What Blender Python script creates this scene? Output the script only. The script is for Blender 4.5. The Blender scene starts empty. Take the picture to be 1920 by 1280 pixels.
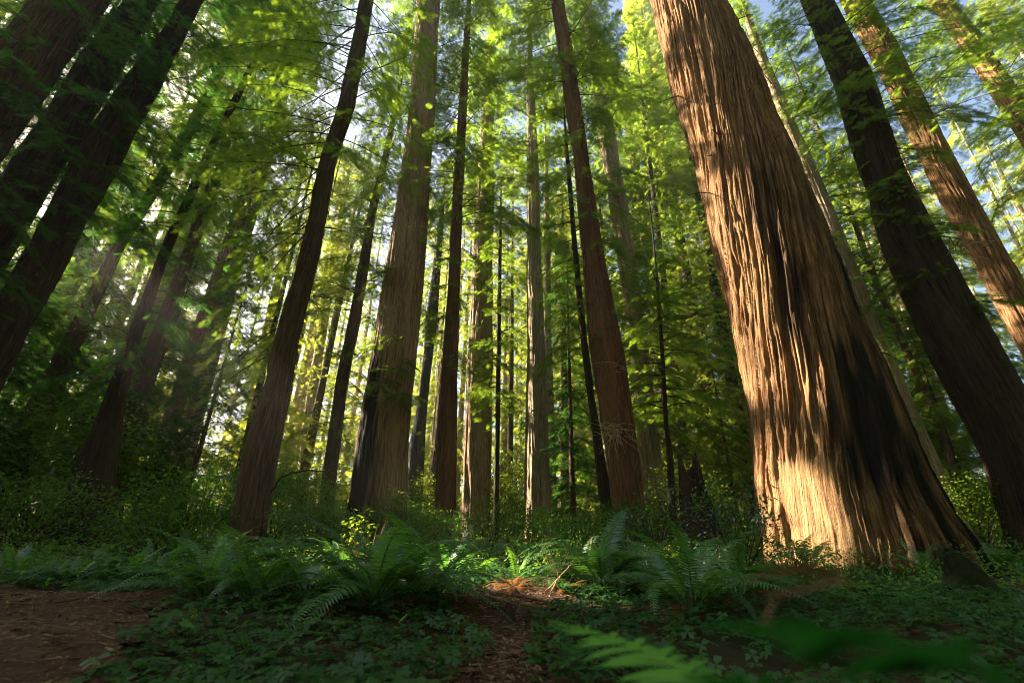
import bpy, math
import numpy as np
from mathutils import Vector, Matrix

rng = np.random.default_rng(7)
scene = bpy.context.scene
COL = scene.collection
R = math.radians

# ------------------------------------------------------------------ camera model
F_PX, CX, CY = 845.0, 960.0, 640.0
PITCH, ROLL, CAM_H = R(23.1), R(0.87), 0.60
_r0 = np.array([1.0, 0, 0]); _u0 = np.array([0, -math.sin(PITCH), math.cos(PITCH)])
C_F = np.array([0, math.cos(PITCH), math.sin(PITCH)])
C_R = _r0 * math.cos(ROLL) + _u0 * math.sin(ROLL)
C_U = -_r0 * math.sin(ROLL) + _u0 * math.cos(ROLL)
CAM = np.array([0, 0, CAM_H])

def ray(px, py):
    return C_R * (px - CX) / F_PX + C_U * (CY - py) / F_PX + C_F

def at(px, py, Y):
    """the point seen at a pixel of the photograph, Y metres forward"""
    d = ray(px, py)
    return CAM + d * (Y / d[1])

def on_ground(px, py):
    d = ray(px, py)
    t = -CAM_H / min(d[2], -0.01)
    for _ in range(6):
        p = CAM + d * t
        t += (p[2] - gz(p[0], p[1])) / max(-d[2], 0.03) * 0.7
    return CAM + d * t

def gz(x, y):
    """height of the forest floor"""
    x = np.asarray(x, float); y = np.asarray(y, float)
    hill = 9.0 * np.clip((np.hypot(x, y) - 46) / 70, 0, 1) ** 1.4
    z = hill + 0.05 * np.sin(x * 0.9 + 1.3) * np.cos(y * 0.7 + 0.4) + 0.03 * np.sin(x * 2.3 - y * 1.9)
    far = np.clip((y - 12) / 60, 0, 1.5)
    return z + 0.9 * far * (1 + 0.4 * np.sin(x * 0.11)) - 0.02

# the sun: low and ahead to the left
SUN_AZ, SUN_EL = R(-64), R(30)
SUN = np.array([math.sin(SUN_AZ) * math.cos(SUN_EL), math.cos(SUN_AZ) * math.cos(SUN_EL), math.sin(SUN_EL)])

# ------------------------------------------------------------------ mesh helpers
def mesh_np(name, V, tris=None, quads=None, smooth=False, attrs=None):
    me = bpy.data.meshes.new(name)
    V = np.ascontiguousarray(V, np.float32)
    nt = 0 if tris is None else len(tris); nq = 0 if quads is None else len(quads)
    idx = []
    if nt: idx.append(np.asarray(tris, np.int32).ravel())
    if nq: idx.append(np.asarray(quads, np.int32).ravel())
    idx = np.concatenate(idx)
    starts = np.concatenate([np.arange(nt) * 3, nt * 3 + np.arange(nq) * 4]).astype(np.int32)
    me.vertices.add(len(V)); me.vertices.foreach_set('co', V.ravel())
    me.loops.add(len(idx)); me.loops.foreach_set('vertex_index', idx)
    me.polygons.add(nt + nq); me.polygons.foreach_set('loop_start', starts)
    if smooth: me.polygons.foreach_set('use_smooth', np.ones(nt + nq, bool))
    for k, a in (attrs or {}).items():
        a = np.ascontiguousarray(a, np.float32)
        if a.ndim == 2:
            at_ = me.attributes.new(k, 'FLOAT_VECTOR', 'POINT'); at_.data.foreach_set('vector', a.ravel())
        else:
            at_ = me.attributes.new(k, 'FLOAT', 'POINT'); at_.data.foreach_set('value', a)
    me.update(calc_edges=True)
    return me

def obj(name, me, mat=None, parent=None, loc=None):
    o = bpy.data.objects.new(name, me)
    if mat is not None and me is not None and not me.materials: me.materials.append(mat)
    COL.objects.link(o)
    if parent is not None: o.parent = parent
    if loc is not None: o.location = loc
    return o

def tag(o, label, cat, group=None, kind=None):
    o['label'] = label; o['category'] = cat
    if group: o['group'] = group
    if kind: o['kind'] = kind
    return o

def thing(name, loc, label, cat, group=None):
    o = bpy.data.objects.new(name, None); o.empty_display_size = 0.2
    COL.objects.link(o); o.location = loc
    return tag(o, label, cat, group)

class Buf:
    """collects triangles and quads of one mesh"""
    def __init__(s): s.V = []; s.T = []; s.Q = []; s.n = 0
    def add(s, V, T=None, Q=None):
        V = np.asarray(V, float).reshape(-1, 3)
        s.V.append(V)
        if T is not None and len(T): s.T.append(np.asarray(T, int).reshape(-1, 3) + s.n)
        if Q is not None and len(Q): s.Q.append(np.asarray(Q, int).reshape(-1, 4) + s.n)
        s.n += len(V)
    def tube(s, P, rad, seg=6):
        P = np.asarray(P, float); n = len(P); rad = np.broadcast_to(rad, n)
        T = np.gradient(P, axis=0); T /= np.linalg.norm(T, axis=1)[:, None] + 1e-9
        up = np.where(np.abs(T[:, 2:3]) > 0.9, np.array([[1.0, 0, 0]]), np.array([[0, 0, 1.0]]))
        A = np.cross(T, up); A /= np.linalg.norm(A, axis=1)[:, None] + 1e-9
        B = np.cross(T, A)
        a = np.arange(seg) * 2 * np.pi / seg
        ring = P[:, None] + rad[:, None, None] * (A[:, None] * np.cos(a)[None, :, None] + B[:, None] * np.sin(a)[None, :, None])
        i = np.arange(n - 1)[:, None] * seg; j = np.arange(seg)[None]; k = (j + 1) % seg
        Q = np.stack([i + j, i + k, i + seg + k, i + seg + j], -1)
        s.add(ring, None, Q)
    def mesh(s, name, smooth=False):
        return mesh_np(name, np.concatenate(s.V), np.concatenate(s.T) if s.T else None,
                       np.concatenate(s.Q) if s.Q else None, smooth)

def vnoise(u, v, nu, seed):
    """smooth value noise, periodic in u with period nu lattice cells"""
    g = np.random.default_rng(seed).random((nu, 512))
    iu = np.floor(u).astype(int); iv = np.floor(v).astype(int)
    fu = u - iu; fv = v - iv
    fu = fu * fu * (3 - 2 * fu); fv = fv * fv * (3 - 2 * fv)
    a, b = iu % nu, (iu + 1) % nu; c, d = iv % 512, (iv + 1) % 512
    return (g[a, c] * (1 - fu) + g[b, c] * fu) * (1 - fv) + (g[a, d] * (1 - fu) + g[b, d] * fu) * fv

# ------------------------------------------------------------------ materials
class NT:
    def __init__(s, name):
        s.m = bpy.data.materials.new(name); s.m.use_nodes = True
        s.t = s.m.node_tree; s.t.nodes.clear()
        s.out = s.n('ShaderNodeOutputMaterial')
    def n(s, typ, **kw):
        nd = s.t.nodes.new(typ)
        for k, v in kw.items():
            if hasattr(nd, k): setattr(nd, k, v)
            else: nd.inputs[k.replace('_', ' ')].default_value = v
        return nd
    def l(s, a, b): s.t.links.new(a, b)
    def noise(s, vec, scale, detail=4, rough=0.6, dist=0.0):
        nd = s.n('ShaderNodeTexNoise'); nd.inputs['Scale'].default_value = scale
        nd.inputs['Detail'].default_value = detail; nd.inputs['Roughness'].default_value = rough
        nd.inputs['Distortion'].default_value = dist
        if vec is not None: s.l(vec, nd.inputs['Vector'])
        return nd.outputs['Fac']
    def ramp(s, fac, stops):
        r = s.n('ShaderNodeValToRGB'); e = r.color_ramp.elements
        while len(e) < len(stops): e.new(0.5)
        for el, (p, c) in zip(e, stops): el.position = p; el.color = (*c, 1)
        s.l(fac, r.inputs['Fac']); return r.outputs['Color']
    def fac(s, f, lo, hi):
        r = s.n('ShaderNodeMapRange'); s.l(f, r.inputs['Value'])
        r.inputs['From Min'].default_value = lo; r.inputs['From Max'].default_value = hi
        return r.outputs['Result']
    def mix(s, f, a, b, mode='MIX'):
        m = s.n('ShaderNodeMix', data_type='RGBA', blend_type=mode)
        for sock, v in ((m.inputs['Factor'], f), (m.inputs[6], a), (m.inputs[7], b)):
            if isinstance(v, (int, float)): sock.default_value = v
            elif isinstance(v, tuple): sock.default_value = (*v, 1)
            else: s.l(v, sock)
        return m.outputs[2]
    def scaled(s, vec, sc):
        m = s.n('ShaderNodeMapping'); s.l(vec, m.inputs['Vector']); m.inputs['Scale'].default_value = sc
        return m.outputs['Vector']

def bark_mat(name, dark, mid, light, moss=0.0):
    t = NT(name)
    co = t.n('ShaderNodeAttribute', attribute_name='barkco').outputs['Vector']
    ch = t.n('ShaderNodeAttribute', attribute_name='char').outputs['Fac']
    fib = t.noise(t.scaled(co, (1, 1, 0.55)), 26, 5, 0.65)
    big = t.noise(co, 1.6, 4, 0.6)
    pl = t.noise(t.scaled(co, (1, 1, 0.9)), 7.5, 3, 0.6)
    c = t.ramp(fib, [(0.32, dark), (0.50, mid), (0.68, light)])
    c = t.mix(t.fac(pl, 0.35, 0.7), t.mix(0.45, c, dark), c)
    c = t.mix(t.fac(big, 0.42, 0.66), c, t.mix(0.4, c, light))
    if moss:
        mo = t.noise(co, 3.1, 5, 0.7)
        mf = t.n('ShaderNodeMath', operation='MULTIPLY'); t.l(t.fac(mo, 0.5, 0.68), mf.inputs[0]); mf.inputs[1].default_value = moss
        c = t.mix(mf.outputs[0], c, (0.05, 0.065, 0.018))
    ba = t.n('ShaderNodeAttribute', attribute_name='bare').outputs['Fac']
    c = t.mix(ba, c, t.ramp(pl, [(0.3, (0.24, 0.125, 0.055)), (0.7, (0.50, 0.305, 0.145))]))
    c = t.mix(ch, c, (0.012, 0.010, 0.009))  # burn scars, and on the big trunk also painted shade
    bs = t.n('ShaderNodeBsdfPrincipled'); t.l(c, bs.inputs['Base Color'])
    bs.inputs['Roughness'].default_value = 0.92; bs.inputs['Specular IOR Level'].default_value = 0.15
    bp = t.n('ShaderNodeBump'); bp.inputs['Strength'].default_value = 1.0; bp.inputs['Distance'].default_value = 0.06
    fine = t.noise(t.scaled(co, (1, 1, 0.8)), 70, 4, 0.7)
    h0 = t.n('ShaderNodeMath', operation='MULTIPLY_ADD'); t.l(fine, h0.inputs[0]); h0.inputs[1].default_value = 0.5; t.l(fib, h0.inputs[2])
    h = t.n('ShaderNodeMath', operation='ADD'); t.l(h0.outputs[0], h.inputs[0]); t.l(pl, h.inputs[1])
    t.l(h.outputs[0], bp.inputs['Height']); t.l(bp.outputs['Normal'], bs.inputs['Normal'])
    t.l(bs.outputs[0], t.out.inputs['Surface']); return t.m

def leaf_mat(name, dark, light, glow, trans=0.5, scale=0.5, gloss=0.0):
    t = NT(name)
    pos = t.n('ShaderNodeNewGeometry').outputs['Position']
    rnd = t.n('ShaderNodeObjectInfo').outputs['Random']
    a = t.noise(pos, scale, 3, 0.6); b = t.noise(pos, 5.0, 2, 0.7)
    m = t.n('ShaderNodeMath', operation='MULTIPLY_ADD'); t.l(a, m.inputs[0]); m.inputs[1].default_value = 1.0
    k = t.n('ShaderNodeMath', operation='MULTIPLY_ADD'); t.l(b, k.inputs[0]); k.inputs[1].default_value = 0.7
    k.inputs[2].default_value = -0.35; t.l(k.outputs[0], m.inputs[2])
    q = t.n('ShaderNodeMath', operation='MULTIPLY_ADD'); t.l(rnd, q.inputs[0]); q.inputs[1].default_value = 0.25
    t.l(m.outputs[0], q.inputs[2])
    c = t.mix(t.fac(q.outputs[0], 0.38, 0.85), dark, light)
    g = t.mix(t.fac(q.outputs[0], 0.35, 0.85), tuple(0.55 * v for v in glow), glow)
    d = t.n('ShaderNodeBsdfDiffuse'); t.l(c, d.inputs['Color'])
    tr = t.n('ShaderNodeBsdfTranslucent'); t.l(g, tr.inputs['Color'])
    mx = t.n('ShaderNodeMixShader'); mx.inputs[0].default_value = trans
    t.l(d.outputs[0], mx.inputs[1]); t.l(tr.outputs[0], mx.inputs[2])
    res = mx.outputs[0]
    if gloss:
        gl = t.n('ShaderNodeBsdfGlossy'); gl.inputs['Roughness'].default_value = 0.45
        m2 = t.n('ShaderNodeMixShader'); m2.inputs[0].default_value = gloss
        t.l(res, m2.inputs[1]); t.l(gl.outputs[0], m2.inputs[2]); res = m2.outputs[0]
    t.l(res, t.out.inputs['Surface']); return t.m

def plain_mat(name, a, b, scale=6, rough=0.9, bump=0.02, stretch=(1, 1, 1)):
    t = NT(name)
    pos = t.scaled(t.n('ShaderNodeTexCoord').outputs['Object'], stretch)
    f = t.noise(pos, scale, 6, 0.65)
    bs = t.n('ShaderNodeBsdfPrincipled'); t.l(t.ramp(f, [(0.3, a), (0.7, b)]), bs.inputs['Base Color'])
    bs.inputs['Roughness'].default_value = rough; bs.inputs['Specular IOR Level'].default_value = 0.15
    bp = t.n('ShaderNodeBump'); bp.inputs['Strength'].default_value = 0.8; bp.inputs['Distance'].default_value = bump
    t.l(f, bp.inputs['Height']); t.l(bp.outputs['Normal'], bs.inputs['Normal'])
    t.l(bs.outputs[0], t.out.inputs['Surface']); return t.m

M = {
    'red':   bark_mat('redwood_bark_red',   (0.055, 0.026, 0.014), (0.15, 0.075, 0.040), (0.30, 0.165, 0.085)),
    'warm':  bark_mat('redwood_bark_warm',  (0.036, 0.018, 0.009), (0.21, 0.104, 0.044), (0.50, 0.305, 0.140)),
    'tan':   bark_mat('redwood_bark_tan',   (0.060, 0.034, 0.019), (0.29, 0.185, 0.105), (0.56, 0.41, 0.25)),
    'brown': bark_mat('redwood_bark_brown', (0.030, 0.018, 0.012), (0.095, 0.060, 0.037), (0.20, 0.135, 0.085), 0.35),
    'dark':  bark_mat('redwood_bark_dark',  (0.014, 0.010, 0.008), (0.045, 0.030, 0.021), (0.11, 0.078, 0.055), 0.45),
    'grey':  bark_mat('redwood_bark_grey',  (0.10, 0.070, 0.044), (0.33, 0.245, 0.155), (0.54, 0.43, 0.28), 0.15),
    'char':  bark_mat('charred_bark',       (0.010, 0.011, 0.012), (0.030, 0.031, 0.034), (0.085, 0.080, 0.080)),
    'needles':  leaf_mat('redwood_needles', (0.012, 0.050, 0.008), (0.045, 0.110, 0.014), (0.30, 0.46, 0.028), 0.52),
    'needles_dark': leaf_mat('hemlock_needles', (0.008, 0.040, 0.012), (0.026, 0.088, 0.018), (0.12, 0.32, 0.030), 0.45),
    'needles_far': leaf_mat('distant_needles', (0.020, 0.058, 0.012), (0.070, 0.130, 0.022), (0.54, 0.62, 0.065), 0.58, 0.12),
    'fern':  leaf_mat('fern_green', (0.018, 0.085, 0.018), (0.050, 0.160, 0.030), (0.14, 0.36, 0.03), 0.38, 1.5, 0.07),
    'sorrel': leaf_mat('sorrel_green', (0.009, 0.040, 0.010), (0.026, 0.082, 0.017), (0.07, 0.20, 0.025), 0.30, 2.0, 0.03),
    'broad': leaf_mat('broad_leaf_green', (0.022, 0.085, 0.018), (0.065, 0.170, 0.028), (0.22, 0.44, 0.03), 0.42, 0.9, 0.03),
    'gold':  leaf_mat('yellow_green_leaf', (0.04, 0.09, 0.012), (0.09, 0.15, 0.018), (0.30, 0.40, 0.03), 0.48, 2.0),
    'glossy': leaf_mat('rhododendron_green', (0.008, 0.035, 0.012), (0.020, 0.070, 0.020), (0.06, 0.18, 0.02), 0.25, 1.5, 0.09),
    'litter': leaf_mat('bark_shreds', (0.025, 0.015, 0.010), (0.26, 0.17, 0.10), (0.1, 0.05, 0.02), 0.1, 14.0),
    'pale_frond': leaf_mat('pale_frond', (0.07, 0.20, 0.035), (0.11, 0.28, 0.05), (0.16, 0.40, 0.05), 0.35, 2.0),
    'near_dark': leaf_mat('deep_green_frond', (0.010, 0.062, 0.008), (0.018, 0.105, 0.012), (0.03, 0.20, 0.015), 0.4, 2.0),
    'brown_leaf': leaf_mat('dry_brown_leaf', (0.14, 0.085, 0.055), (0.28, 0.19, 0.13), (0.2, 0.11, 0.06), 0.25, 9.0),
    'dead':  leaf_mat('dead_frond', (0.10, 0.050, 0.018), (0.26, 0.13, 0.045), (0.40, 0.18, 0.05), 0.3, 2.0),
    'wood':  plain_mat('twig_wood', (0.030, 0.020, 0.013), (0.085, 0.058, 0.038), 8),
    'pale':  plain_mat('dead_wood', (0.22, 0.15, 0.09), (0.46, 0.36, 0.25), 9, stretch=(1, 1, 0.3)),
    'twigs': plain_mat('bare_twigs', (0.30, 0.19, 0.10), (0.52, 0.36, 0.21), 9),
    'stumpwood': plain_mat('rotten_wood', (0.010, 0.008, 0.006), (0.055, 0.036, 0.022), 5, bump=0.05, stretch=(1, 1, 0.25)),
    'mossy': plain_mat('mossy_wood', (0.006, 0.010, 0.004), (0.020, 0.034, 0.010), 7, bump=0.05),
    'stem':  plain_mat('fern_stem', (0.020, 0.022, 0.010), (0.055, 0.050, 0.022), 8),
}

def ground_mats():
    t = NT('forest_floor')
    pos = t.n('ShaderNodeNewGeometry').outputs['Position']
    f = t.noise(pos, 9, 8, 0.7); g = t.noise(pos, 0.9, 4, 0.6)
    c = t.ramp(f, [(0.3, (0.012, 0.008, 0.005)), (0.55, (0.045, 0.027, 0.015)), (0.78, (0.10, 0.060, 0.032))])
    c = t.mix(t.fac(g, 0.45, 0.65), c, (0.018, 0.026, 0.010))
    bs = t.n('ShaderNodeBsdfPrincipled'); t.l(c, bs.inputs['Base Color']); bs.inputs['Roughness'].default_value = 0.95
    bs.inputs['Specular IOR Level'].default_value = 0.1
    bp = t.n('ShaderNodeBump'); bp.inputs['Distance'].default_value = 0.03; t.l(f, bp.inputs['Height']); t.l(bp.outputs['Normal'], bs.inputs['Normal'])
    t.l(bs.outputs[0], t.out.inputs['Surface'])
    p = NT('bark_litter_path')
    pos = p.n('ShaderNodeNewGeometry').outputs['Position']
    f = p.noise(pos, 22, 8, 0.75); v = p.noise(pos, 4, 4, 0.6)
    c = p.ramp(f, [(0.28, (0.012, 0.008, 0.006)), (0.52, (0.052, 0.031, 0.019)), (0.75, (0.15, 0.090, 0.052))])
    c = p.mix(p.fac(v, 0.4, 0.7), c, p.mix(0.6, c, (0.085, 0.036, 0.018)))
    bs = p.n('ShaderNodeBsdfPrincipled'); p.l(c, bs.inputs['Base Color']); bs.inputs['Roughness'].default_value = 0.95
    bs.inputs['Specular IOR Level'].default_value = 0.1
    bp = p.n('ShaderNodeBump'); bp.inputs['Distance'].default_value = 0.03; p.l(f, bp.inputs['Height']); p.l(bp.outputs['Normal'], bs.inputs['Normal'])
    p.l(bs.outputs[0], p.out.inputs['Surface'])
    return t.m, p.m
M['floor'], M['path'] = ground_mats()

# ------------------------------------------------------------------ openings in the canopy that let the sun in
GAPS = []     # (point, radius, kept share)
def gap(px, py, Y, r, keep=0.03): GAPS.append((at(px, py, Y), r, keep))
def gap_ground(px, py, r, keep=0.03): GAPS.append((on_ground(px, py), r, keep))

def sun_mask(P, L=0.0):
    """True for foliage that may stay"""
    keep = np.ones(len(P), bool); u = rng.random(len(P))
    for q, r, k in GAPS:
        d = P - q; t = d @ SUN
        dist = np.linalg.norm(d - t[:, None] * SUN, axis=1)
        keep &= ~((t > 1.2) & (dist < r * (0.8 + 0.4 * rng.random(len(P))) + 0.45 * L) & (u > k))
    return keep

def in_sunbeam(x, y, g, H, pad):
    """would a trunk here stand in one of the sunbeams?"""
    for q, r, k in GAPS[:NHARD]:
        t = (y - q[1]) / SUN[1]
        s = ((x - q[0]) * SUN[0] + (y - q[1]) * SUN[1]) / (SUN[0] ** 2 + SUN[1] ** 2)
        px, py = q[0] + s * SUN[0], q[1] + s * SUN[1]
        if s > 1 and math.hypot(x - px, y - py) < r * 0.8 + pad and q[2] + s * SUN[2] < g + H: return True
    return False

# ------------------------------------------------------------------ foliage sprays
def spray_template(K, w, hw):
    """a flat feather of pointed twiglets along +x, unit length; columns: axis, side, up"""
    V = []
    for i in range(K):
        t = 0.06 + 0.88 * i / (K - 1)
        wl = w * (0.45 + 0.55 * math.sin(math.pi * min(1, 0.18 + 0.82 * t) ** 0.9)) * (1.0 if i < K - 1 else 0.6)
        for s in (-1, 1):
            tt = t + (0.03 if s > 0 else 0)
            V += [(tt - hw, 0, 0), (tt + hw, 0, 0), (tt + 0.55 * wl, s * wl, -0.10 * wl)]
    V += [(0.9, -hw * 0.8, 0), (0.9, hw * 0.8, 0), (1.12, 0, -0.03)]
    return np.array(V)
TEMPL = {'near': spray_template(14, 0.36, 0.023), 'mid': spray_template(12, 0.38, 0.028), 'far': spray_template(8, 0.44, 0.045)}

def in_beam_hard(P):
    for q, r, k in GAPS[:NHARD]:
        d = P - q; t = d @ SUN
        if ((t > 1.2) & (np.linalg.norm(d - t[:, None] * SUN, axis=1) < r * 0.9)).any(): return True
    return False

class Foliage:
    def __init__(s): s.P = []; s.A = []; s.L = []; s.wood = Buf(); s.own = []
    def bough(s, o, az, el, length, droop, nsub, spl, wood=0.0, fan=1.0, own=False):
        o = np.asarray(o, float)
        d = np.array([math.sin(az) * math.cos(el), math.cos(az) * math.cos(el), math.sin(el)])
        side = np.array([math.cos(az), -math.sin(az), 0])
        bend = rng.normal(0, 0.10)
        def pt(t):
            t = np.asarray(t)[..., None]
            return o + d * length * t + side * bend * length * t ** 2 - np.array([0, 0, 1.0]) * droop * length * t ** 2
        ts = np.linspace(0.16, 1, nsub) + rng.normal(0, 0.02, nsub)
        base = pt(ts); tan = d + 2 * (side * bend - np.array([0, 0, droop])) * ts[:, None]
        tan /= np.linalg.norm(tan, axis=1)[:, None]
        sg = np.where(np.arange(nsub) % 2, 1.0, -1.0)
        ang = sg * R(52) * (1 - 0.45 * ts) * rng.uniform(0.7, 1.25, nsub)
        sd = tan * np.cos(ang)[:, None] + side * np.sin(ang)[:, None]
        sd[:, 2] += rng.normal(-0.16, 0.14, nsub); sd /= np.linalg.norm(sd, axis=1)[:, None]
        sl = fan * length * (0.44 - 0.30 * ts) * rng.uniform(0.7, 1.2, nsub) + 0.25
        m = int(max(2, round(0.34 * length * fan / (spl * 0.42))))
        tt = (np.arange(m) + 0.5) / m
        P = base[:, None] + sd[:, None] * (sl[:, None] * tt[None])[..., None]
        P[..., 2] -= (0.16 * sl[:, None] * tt[None] ** 2)
        sg2 = np.where((np.arange(m)[None] + np.arange(nsub)[:, None]) % 2, 1.0, -1.0)
        a2 = sg2 * R(38) * rng.uniform(0.4, 1.4, (nsub, m))
        perp = np.stack([sd[:, 1], -sd[:, 0], np.zeros(nsub)], 1)
        A = sd[:, None] * np.cos(a2)[..., None] + perp[:, None] * np.sin(a2)[..., None]
        A[..., 2] += rng.normal(-0.22, 0.2, (nsub, m)); A /= np.linalg.norm(A, axis=-1)[..., None]
        s.P.append(P.reshape(-1, 3)); s.A.append(A.reshape(-1, 3))
        s.L.append((spl * rng.uniform(0.7, 1.25, nsub * m)))
        if wood > 0 and not in_beam_hard(pt(np.array([0.25, 0.5, 0.75, 1.0]))):
            tw = np.linspace(0, 1, 7)
            wb = Buf() if own else s.wood
            if own: s.own.append(wb)
            wb.tube(pt(tw), wood * (1 - 0.85 * tw), 5)
            if wood > 0.015:
                for i in range(nsub):
                    wb.tube(np.stack([base[i], base[i] + sd[i] * sl[i] * 0.5, base[i] + sd[i] * sl[i] - np.array([0, 0, .16 * sl[i]])]),
                                np.array([0.3, 0.2, 0.08]) * wood * (1 - 0.5 * ts[i]), 3)
    def mesh(s, name, lod):
        P = np.concatenate(s.P); A = np.concatenate(s.A); L = np.concatenate(s.L)
        k = sun_mask(P, L); P, A, L = P[k], A[k], L[k]
        n = len(P)
        S = np.stack([A[:, 1], -A[:, 0], np.zeros(n)], 1); S /= np.linalg.norm(S, axis=1)[:, None] + 1e-6
        roll = rng.normal(0, 0.45, n)
        U = np.cross(S, A)
        S2 = S * np.cos(roll)[:, None] + U * np.sin(roll)[:, None]
        U2 = np.cross(S2, A)
        T = TEMPL[lod]
        V = P[:, None] + L[:, None, None] * (A[:, None] * T[None, :, 0:1] + S2[:, None] * T[None, :, 1:2] + U2[:, None] * T[None, :, 2:3])
        V = V.reshape(-1, 3)
        nl = len(V); Tn = np.arange(nl).reshape(-1, 3)
        if not s.wood.n: return mesh_np(name, V, Tn)
        WQ = np.concatenate(s.wood.Q) + nl
        me = mesh_np(name, np.concatenate([V] + s.wood.V), Tn, WQ)
        mi = np.zeros(len(Tn) + len(WQ), np.int32); mi[len(Tn):] = 1
        me.polygons.foreach_set('material_index', mi); return me

# ------------------------------------------------------------------ trunks
def trunk_mesh(name, Z, X, Yc, Rad, D, zvis, depth=0.05, ridge=0.16, twist=0.0, seed=1, char=None, smooth_zone=None):
    """a fluted, furrowed trunk swept through the given centre line"""
    rmax = float(np.max(Rad))
    sp = max(0.020, D / 560)
    nseg = int(np.clip(2 * math.pi * rmax / sp, 14, 720))
    dz = max(0.06, D / 200)
    z_lo = np.arange(Z[0], min(zvis, Z[-1]), dz); z_hi = np.arange(min(zvis, Z[-1]), Z[-1] + 0.6, 1.2)
    z = np.concatenate([z_lo, z_hi]); z[-1] = Z[-1]
    def ip(a):
        zz = np.linspace(Z[0], Z[-1], 400); v = np.interp(zz, Z, a)
        k = np.ones(9) / 9; v = np.convolve(np.pad(v, 4, 'edge'), k, 'valid'); return np.interp(z, zz, v)
    cx, cy, r = ip(X), ip(Yc), ip(Rad)
    u = np.arange(nseg) / nseg
    U, ZZ = np.meshgrid(u, z); RR = np.repeat(r[:, None], nseg, 1)
    Ut = U + twist * ZZ
    n1 = max(6, int(round(2 * math.pi * rmax / ridge)))
    wu = 0.9 * (vnoise(Ut * 7 % 7, ZZ / 2.5 + 40, 7, seed + 1) - 0.5)
    a = np.abs(2 * vnoise((Ut * n1 + wu * 2.0) % n1, ZZ / (ridge * 24) + 9, n1, seed + 2) - 1)
    n2 = n1 * 2
    b = np.abs(2 * vnoise((Ut * n2 + wu * 3.5) % n2, ZZ / (ridge * 8) + 3, n2, seed + 3) - 1)
    n4 = n1 * 5
    cfib = vnoise((Ut * n4 + wu * 4) % n4, ZZ / (ridge * 1.6) + 3, n4, seed + 7)
    flute = vnoise(Ut * 6 % 6, ZZ / 9 + 20, 6, seed + 4) - 0.5
    low = np.clip(1 - (ZZ - Z[0]) / (6 * rmax + 1), 0, 1)
    h = depth * (0.9 * sst(a, 0, 0.42) + 0.42 * sst(b, 0, 0.4) + 0.42 * cfib - 0.88)
    nb = max(5, n1 // 4); h += depth * 1.0 * (sst(np.abs(2 * vnoise((Ut * nb + wu * 1.2) % nb, ZZ / (ridge * 40) + 15, nb, seed + 12) - 1), 0, 0.5) - 0.75)
    bare = np.zeros_like(U)
    if smooth_zone is not None:
        bare = smooth_zone(U + 0.05 * (vnoise(U * 23 % 23, ZZ / 0.5 + 5, 23, seed + 8) - .5), ZZ); h *= 1 - 0.8 * bare
    h = h * np.clip(RR / rmax, 0.3, 1) + RR * 0.11 * flute * (0.5 + 1.6 * low) + RR * 0.22 * low ** 5 * (vnoise(Ut * 11 % 11, ZZ / 30 + 33, 11, seed + 9) - 0.35)
    rr = RR + h
    ang = 2 * np.pi * U
    V = np.stack([cx[:, None] + rr * np.sin(ang), cy[:, None] + rr * np.cos(ang), ZZ], -1).reshape(-1, 3)
    at2 = 2 * np.pi * Ut
    bc = np.stack([rmax * np.cos(at2) + seed * 3.1, rmax * np.sin(at2), ZZ * 0.13], -1).reshape(-1, 3)
    nr = len(z)
    i = np.arange(nr - 1)[:, None] * nseg; j = np.arange(nseg)[None]; k = (j + 1) % nseg
    Q = np.stack([i + j, i + nseg + j, i + nseg + k, i + k], -1).reshape(-1, 4)
    top = len(V); V = np.concatenate([V, [[cx[-1], cy[-1], Z[-1] + 0.3]]]); bc = np.concatenate([bc, bc[-1:]])
    l0 = (nr - 1) * nseg
    Tt = np.stack([l0 + np.arange(nseg), np.full(nseg, top), l0 + (np.arange(nseg) + 1) % nseg], -1)
    chv = np.zeros(len(V))
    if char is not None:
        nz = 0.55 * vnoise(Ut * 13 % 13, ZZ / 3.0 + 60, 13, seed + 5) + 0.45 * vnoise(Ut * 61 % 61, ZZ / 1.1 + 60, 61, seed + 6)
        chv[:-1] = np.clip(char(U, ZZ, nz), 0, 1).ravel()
    bav = np.concatenate([bare.ravel(), [0]])
    return mesh_np(name, V, Tt, Q, True, {'barkco': bc, 'char': chv, 'bare': bav})

def sst(x, a, b):
    t = np.clip((x - a) / (b - a), 0, 1); return t * t * (3 - 2 * t)

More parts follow.
